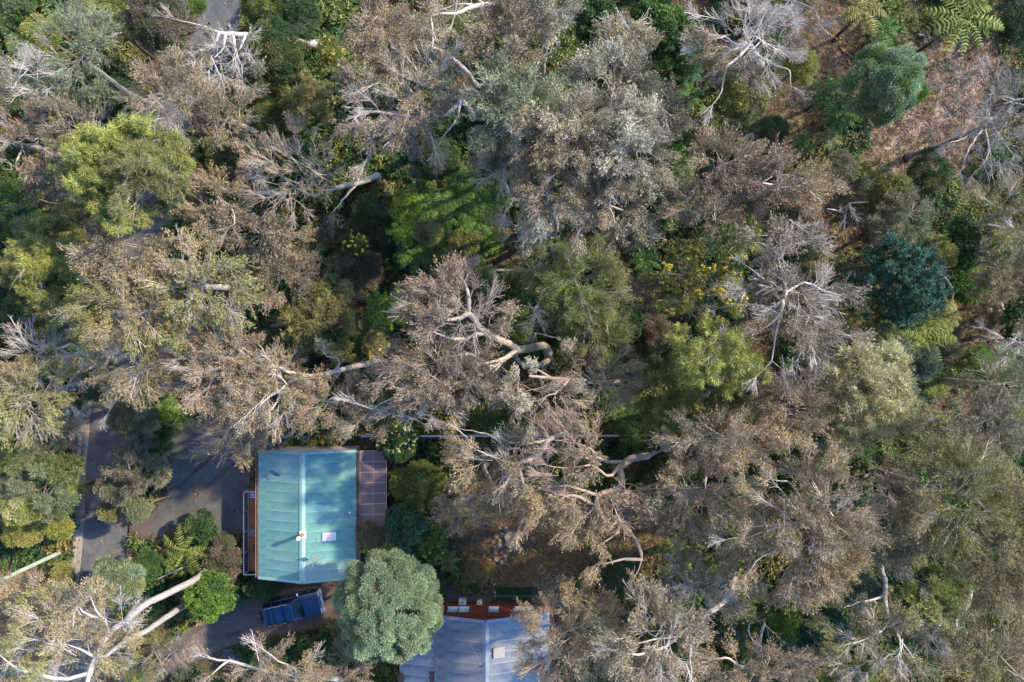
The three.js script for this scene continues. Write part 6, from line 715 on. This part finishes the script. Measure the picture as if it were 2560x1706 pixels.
// ---------------------------------------------------------------- small things on the ground
{
  const log = (name, label, pts, rads, bark, group) => { const p = pts.map(([a, b, h]) => at(a, b, h)), t = thing(name, label, 'log', p[0].clone(), group), b = BARK[bark]; part('shaft', new MB().tube(new THREE.CatmullRomCurve3(p.map((x) => x.clone().sub(p[0]))).getPoints(p.length * 5), Array.from({ length: p.length * 5 + 1 }, (_, i) => lerp(rads[0], rads[1], i / (p.length * 5))), 8, (i) => C(...mix3(b[0], b[1], .3 + .5 * vnoise(i * .6, 3)))).geo(), barkMat, t); return t; };
  log('fallen_log', 'pale fallen trunk lying level on the upper boundary, above the rose-brown gum', [[1346, 678, 4], [1270, 676, 4.6], [1194, 674, 5]], [.14, .07], 'pale');
  log('mossy_log', 'dark mossy log at the foot of the leafless grey gum', [[2262, 398, .2], [2310, 380, .5], [2352, 360, .7]], [.34, .2], 'dark');
  [[2298, 92, 2322, 78], [2300, 80, 2318, 104], [2310, 72, 2312, 108], [2296, 86, 2326, 92], [2316, 76, 2330, 112]].forEach(([a, b, c, d], i) => log('dead_branch', ['grey branch on top of the small woodpile, upper right', 'crossed grey branch at the left of the small woodpile', 'upright-pointing grey branch in the small woodpile', 'long level grey branch in the small woodpile', 'dark grey branch leaning at the right of the small woodpile'][i], [[a, b, .15 + i * .07], [c, d, .2 + i * .07]], [.07, .04], i === 4 ? 'brown' : 'grey', 'branches of the small woodpile'));
  [[[2246, 118, .1], [2284, 108, .1], 'thin pale stick on bare ground left of the small woodpile'], [[2100, 118, .1], [2142, 152, .1], 'thin pale stick on the dark slope right of the slim yellow-green bush'], [[2200, 410, .2], [2206, 385, .9], 'pinkish stump splinter on bare brown ground below the round tree'], [[1258, 830, .4], [1244, 815, .4], 'short pale stick by the looping trunk'], [[2160, 440, .1], [2182, 450, .1], 'thin dark stick on bare ground above the olive shrub']].forEach(([a, b, l]) => log('stick', l, [a, b], [.06, .03], 'pale'));
  for (const [px, py, s, l] of [[1876, 341, .17, 'larger of two small white buckets in dark shade'], [1867, 341, .12, 'smaller of two small white buckets in dark shade']]) { const t = thing('bucket', l, 'bucket', at(px, py, 0)); part('body', new THREE.LatheGeometry([[0, 0], [.75, 0], [1, 1.6], [1.06, 1.6], [1.06, 1.7], [.96, 1.7], [.7, .06], [0, .06]].map(([a, b]) => new THREE.Vector2(a * s, b * s)), 16), M(C(.8, .8, .8), .5, { side: THREE.DoubleSide }), t); part('handle', new THREE.TorusGeometry(s, s * .06, 5, 14, Math.PI).translate(0, s * 1.6, 0), steelMat, t); }
}
{ // undergrowth, grass and litter: what nobody could count
  const R = rng(2024), green = new Scatter(), grass = new Scatter(), litter = new Scatter(), bark2 = new Scatter(), O = V(), bareZ = zones.filter((z) => z[3][0] > .13);
  const dark = zones.filter((z) => z[3][0] < .08), darkAt = (px, py) => dark.some(([x, y, r]) => Math.hypot(px - x, py - y) < r * (.8 + .4 * vnoise(px * .02, py * .02)));
  const bareAt = (px, py) => bareZ.some(([x, y, r]) => Math.hypot(px - x, py - y) < r * (.75 + .35 * vnoise(px * .02, py * .02)));
  for (let i = 0; i < 120000; i++) {
    const px = -120 + R() * 2800, py = -100 + R() * 1910; if (builtOver(px, py, 5)) continue; const p = at(px, py, 0), n = fbm(p.x * .35 + 11, p.z * .35 + 4, 3), bare = bareAt(px, py);
    if (bare ? R() < .035 : .98 * n > (dark && darkAt(px, py) ? .56 : .33) + .14 * R()) { const kind = vnoise(p.x * .5 + 70, p.z * .5), hgt = bare ? .1 : .15 + 1.3 * R() * sstep(.36, .65, n); p.y = hgt; green.add(p, qTo(V(R() - .5, 1.2, R() - .5).normalize(), R), .7 + .9 * R(), jit(bare ? LEAF.olive : kind > .62 ? LEAF.ogreen : kind > .5 ? LEAF.green : kind > .34 ? LEAF.dark : LEAF.olive, R, .6, .3)); }
    else if (R() < .3) { p.y = .02; grass.add(p, qTo(V(R() - .5, 2.5, R() - .5).normalize(), R), .35 + .4 * R(), jit(R() < .5 ? LEAF.olive : LEAF.gold, R, .5)); }
  }
  const strip = new MB(), bl = new MB(), r2 = rng(6); for (let i = 0; i < 7; i++) blade(strip, V((r2() - .5) * .5, .01 + .03 * r2(), (r2() - .5) * .5), V(r2() - .5, .15 * (r2() - .3), r2() - .5).normalize(), .16 + .1 * r2(), .045, C(.7 + .6 * r2(), .7 + .6 * r2(), .7 + .6 * r2()), r2, .6); for (let i = 0; i < 3; i++) blade(bl, V((r2() - .5) * .6, .03, (r2() - .5) * .6), V(r2() - .5, .1 * r2(), r2() - .5).normalize(), .5 + .5 * r2(), .07, C(.8 + .4 * r2(), .8, .8), r2, .5);
  const sg = strip.geo(), bg = bl.geo();
  for (let i = 0; i < 52000; i++) { const px = -120 + R() * 2800, py = -100 + R() * 1910, b = bareAt(px, py); if (!b && R() < .35) continue; const road = builtOver(px, py, 0); if (road && (R() < .8 || yards.some(([x0, y0, x1, y1]) => px > x0 && px < x1 && py > y0 && py < y1))) continue; const p = at(px, py, 0).setY(.02), c = R(), col = c < .4 ? [.19, .13, .09] : c < .7 ? [.13, .085, .06] : c < .9 ? [.27, .2, .15] : [.32, .22, .19]; (b && R() < .18 ? bark2 : litter).add(p, new THREE.Quaternion().setFromAxisAngle(UP, R() * 6.28), .7 + .7 * R(), jit(col, R, .5)); }
  const st = (s, name, geo, mat) => { const m = s.build(name, geo, mat, scene, O); return m; };
  st(green, 'undergrowth', GEO.big[0], leafMat); st(grass, 'grass', GEO.strap[0], leafMat); st(litter, 'leaf_litter', sg, dryLeafMat); st(bark2, 'bark_litter', bg, dryLeafMat);
}

renderer.render(scene, camera);
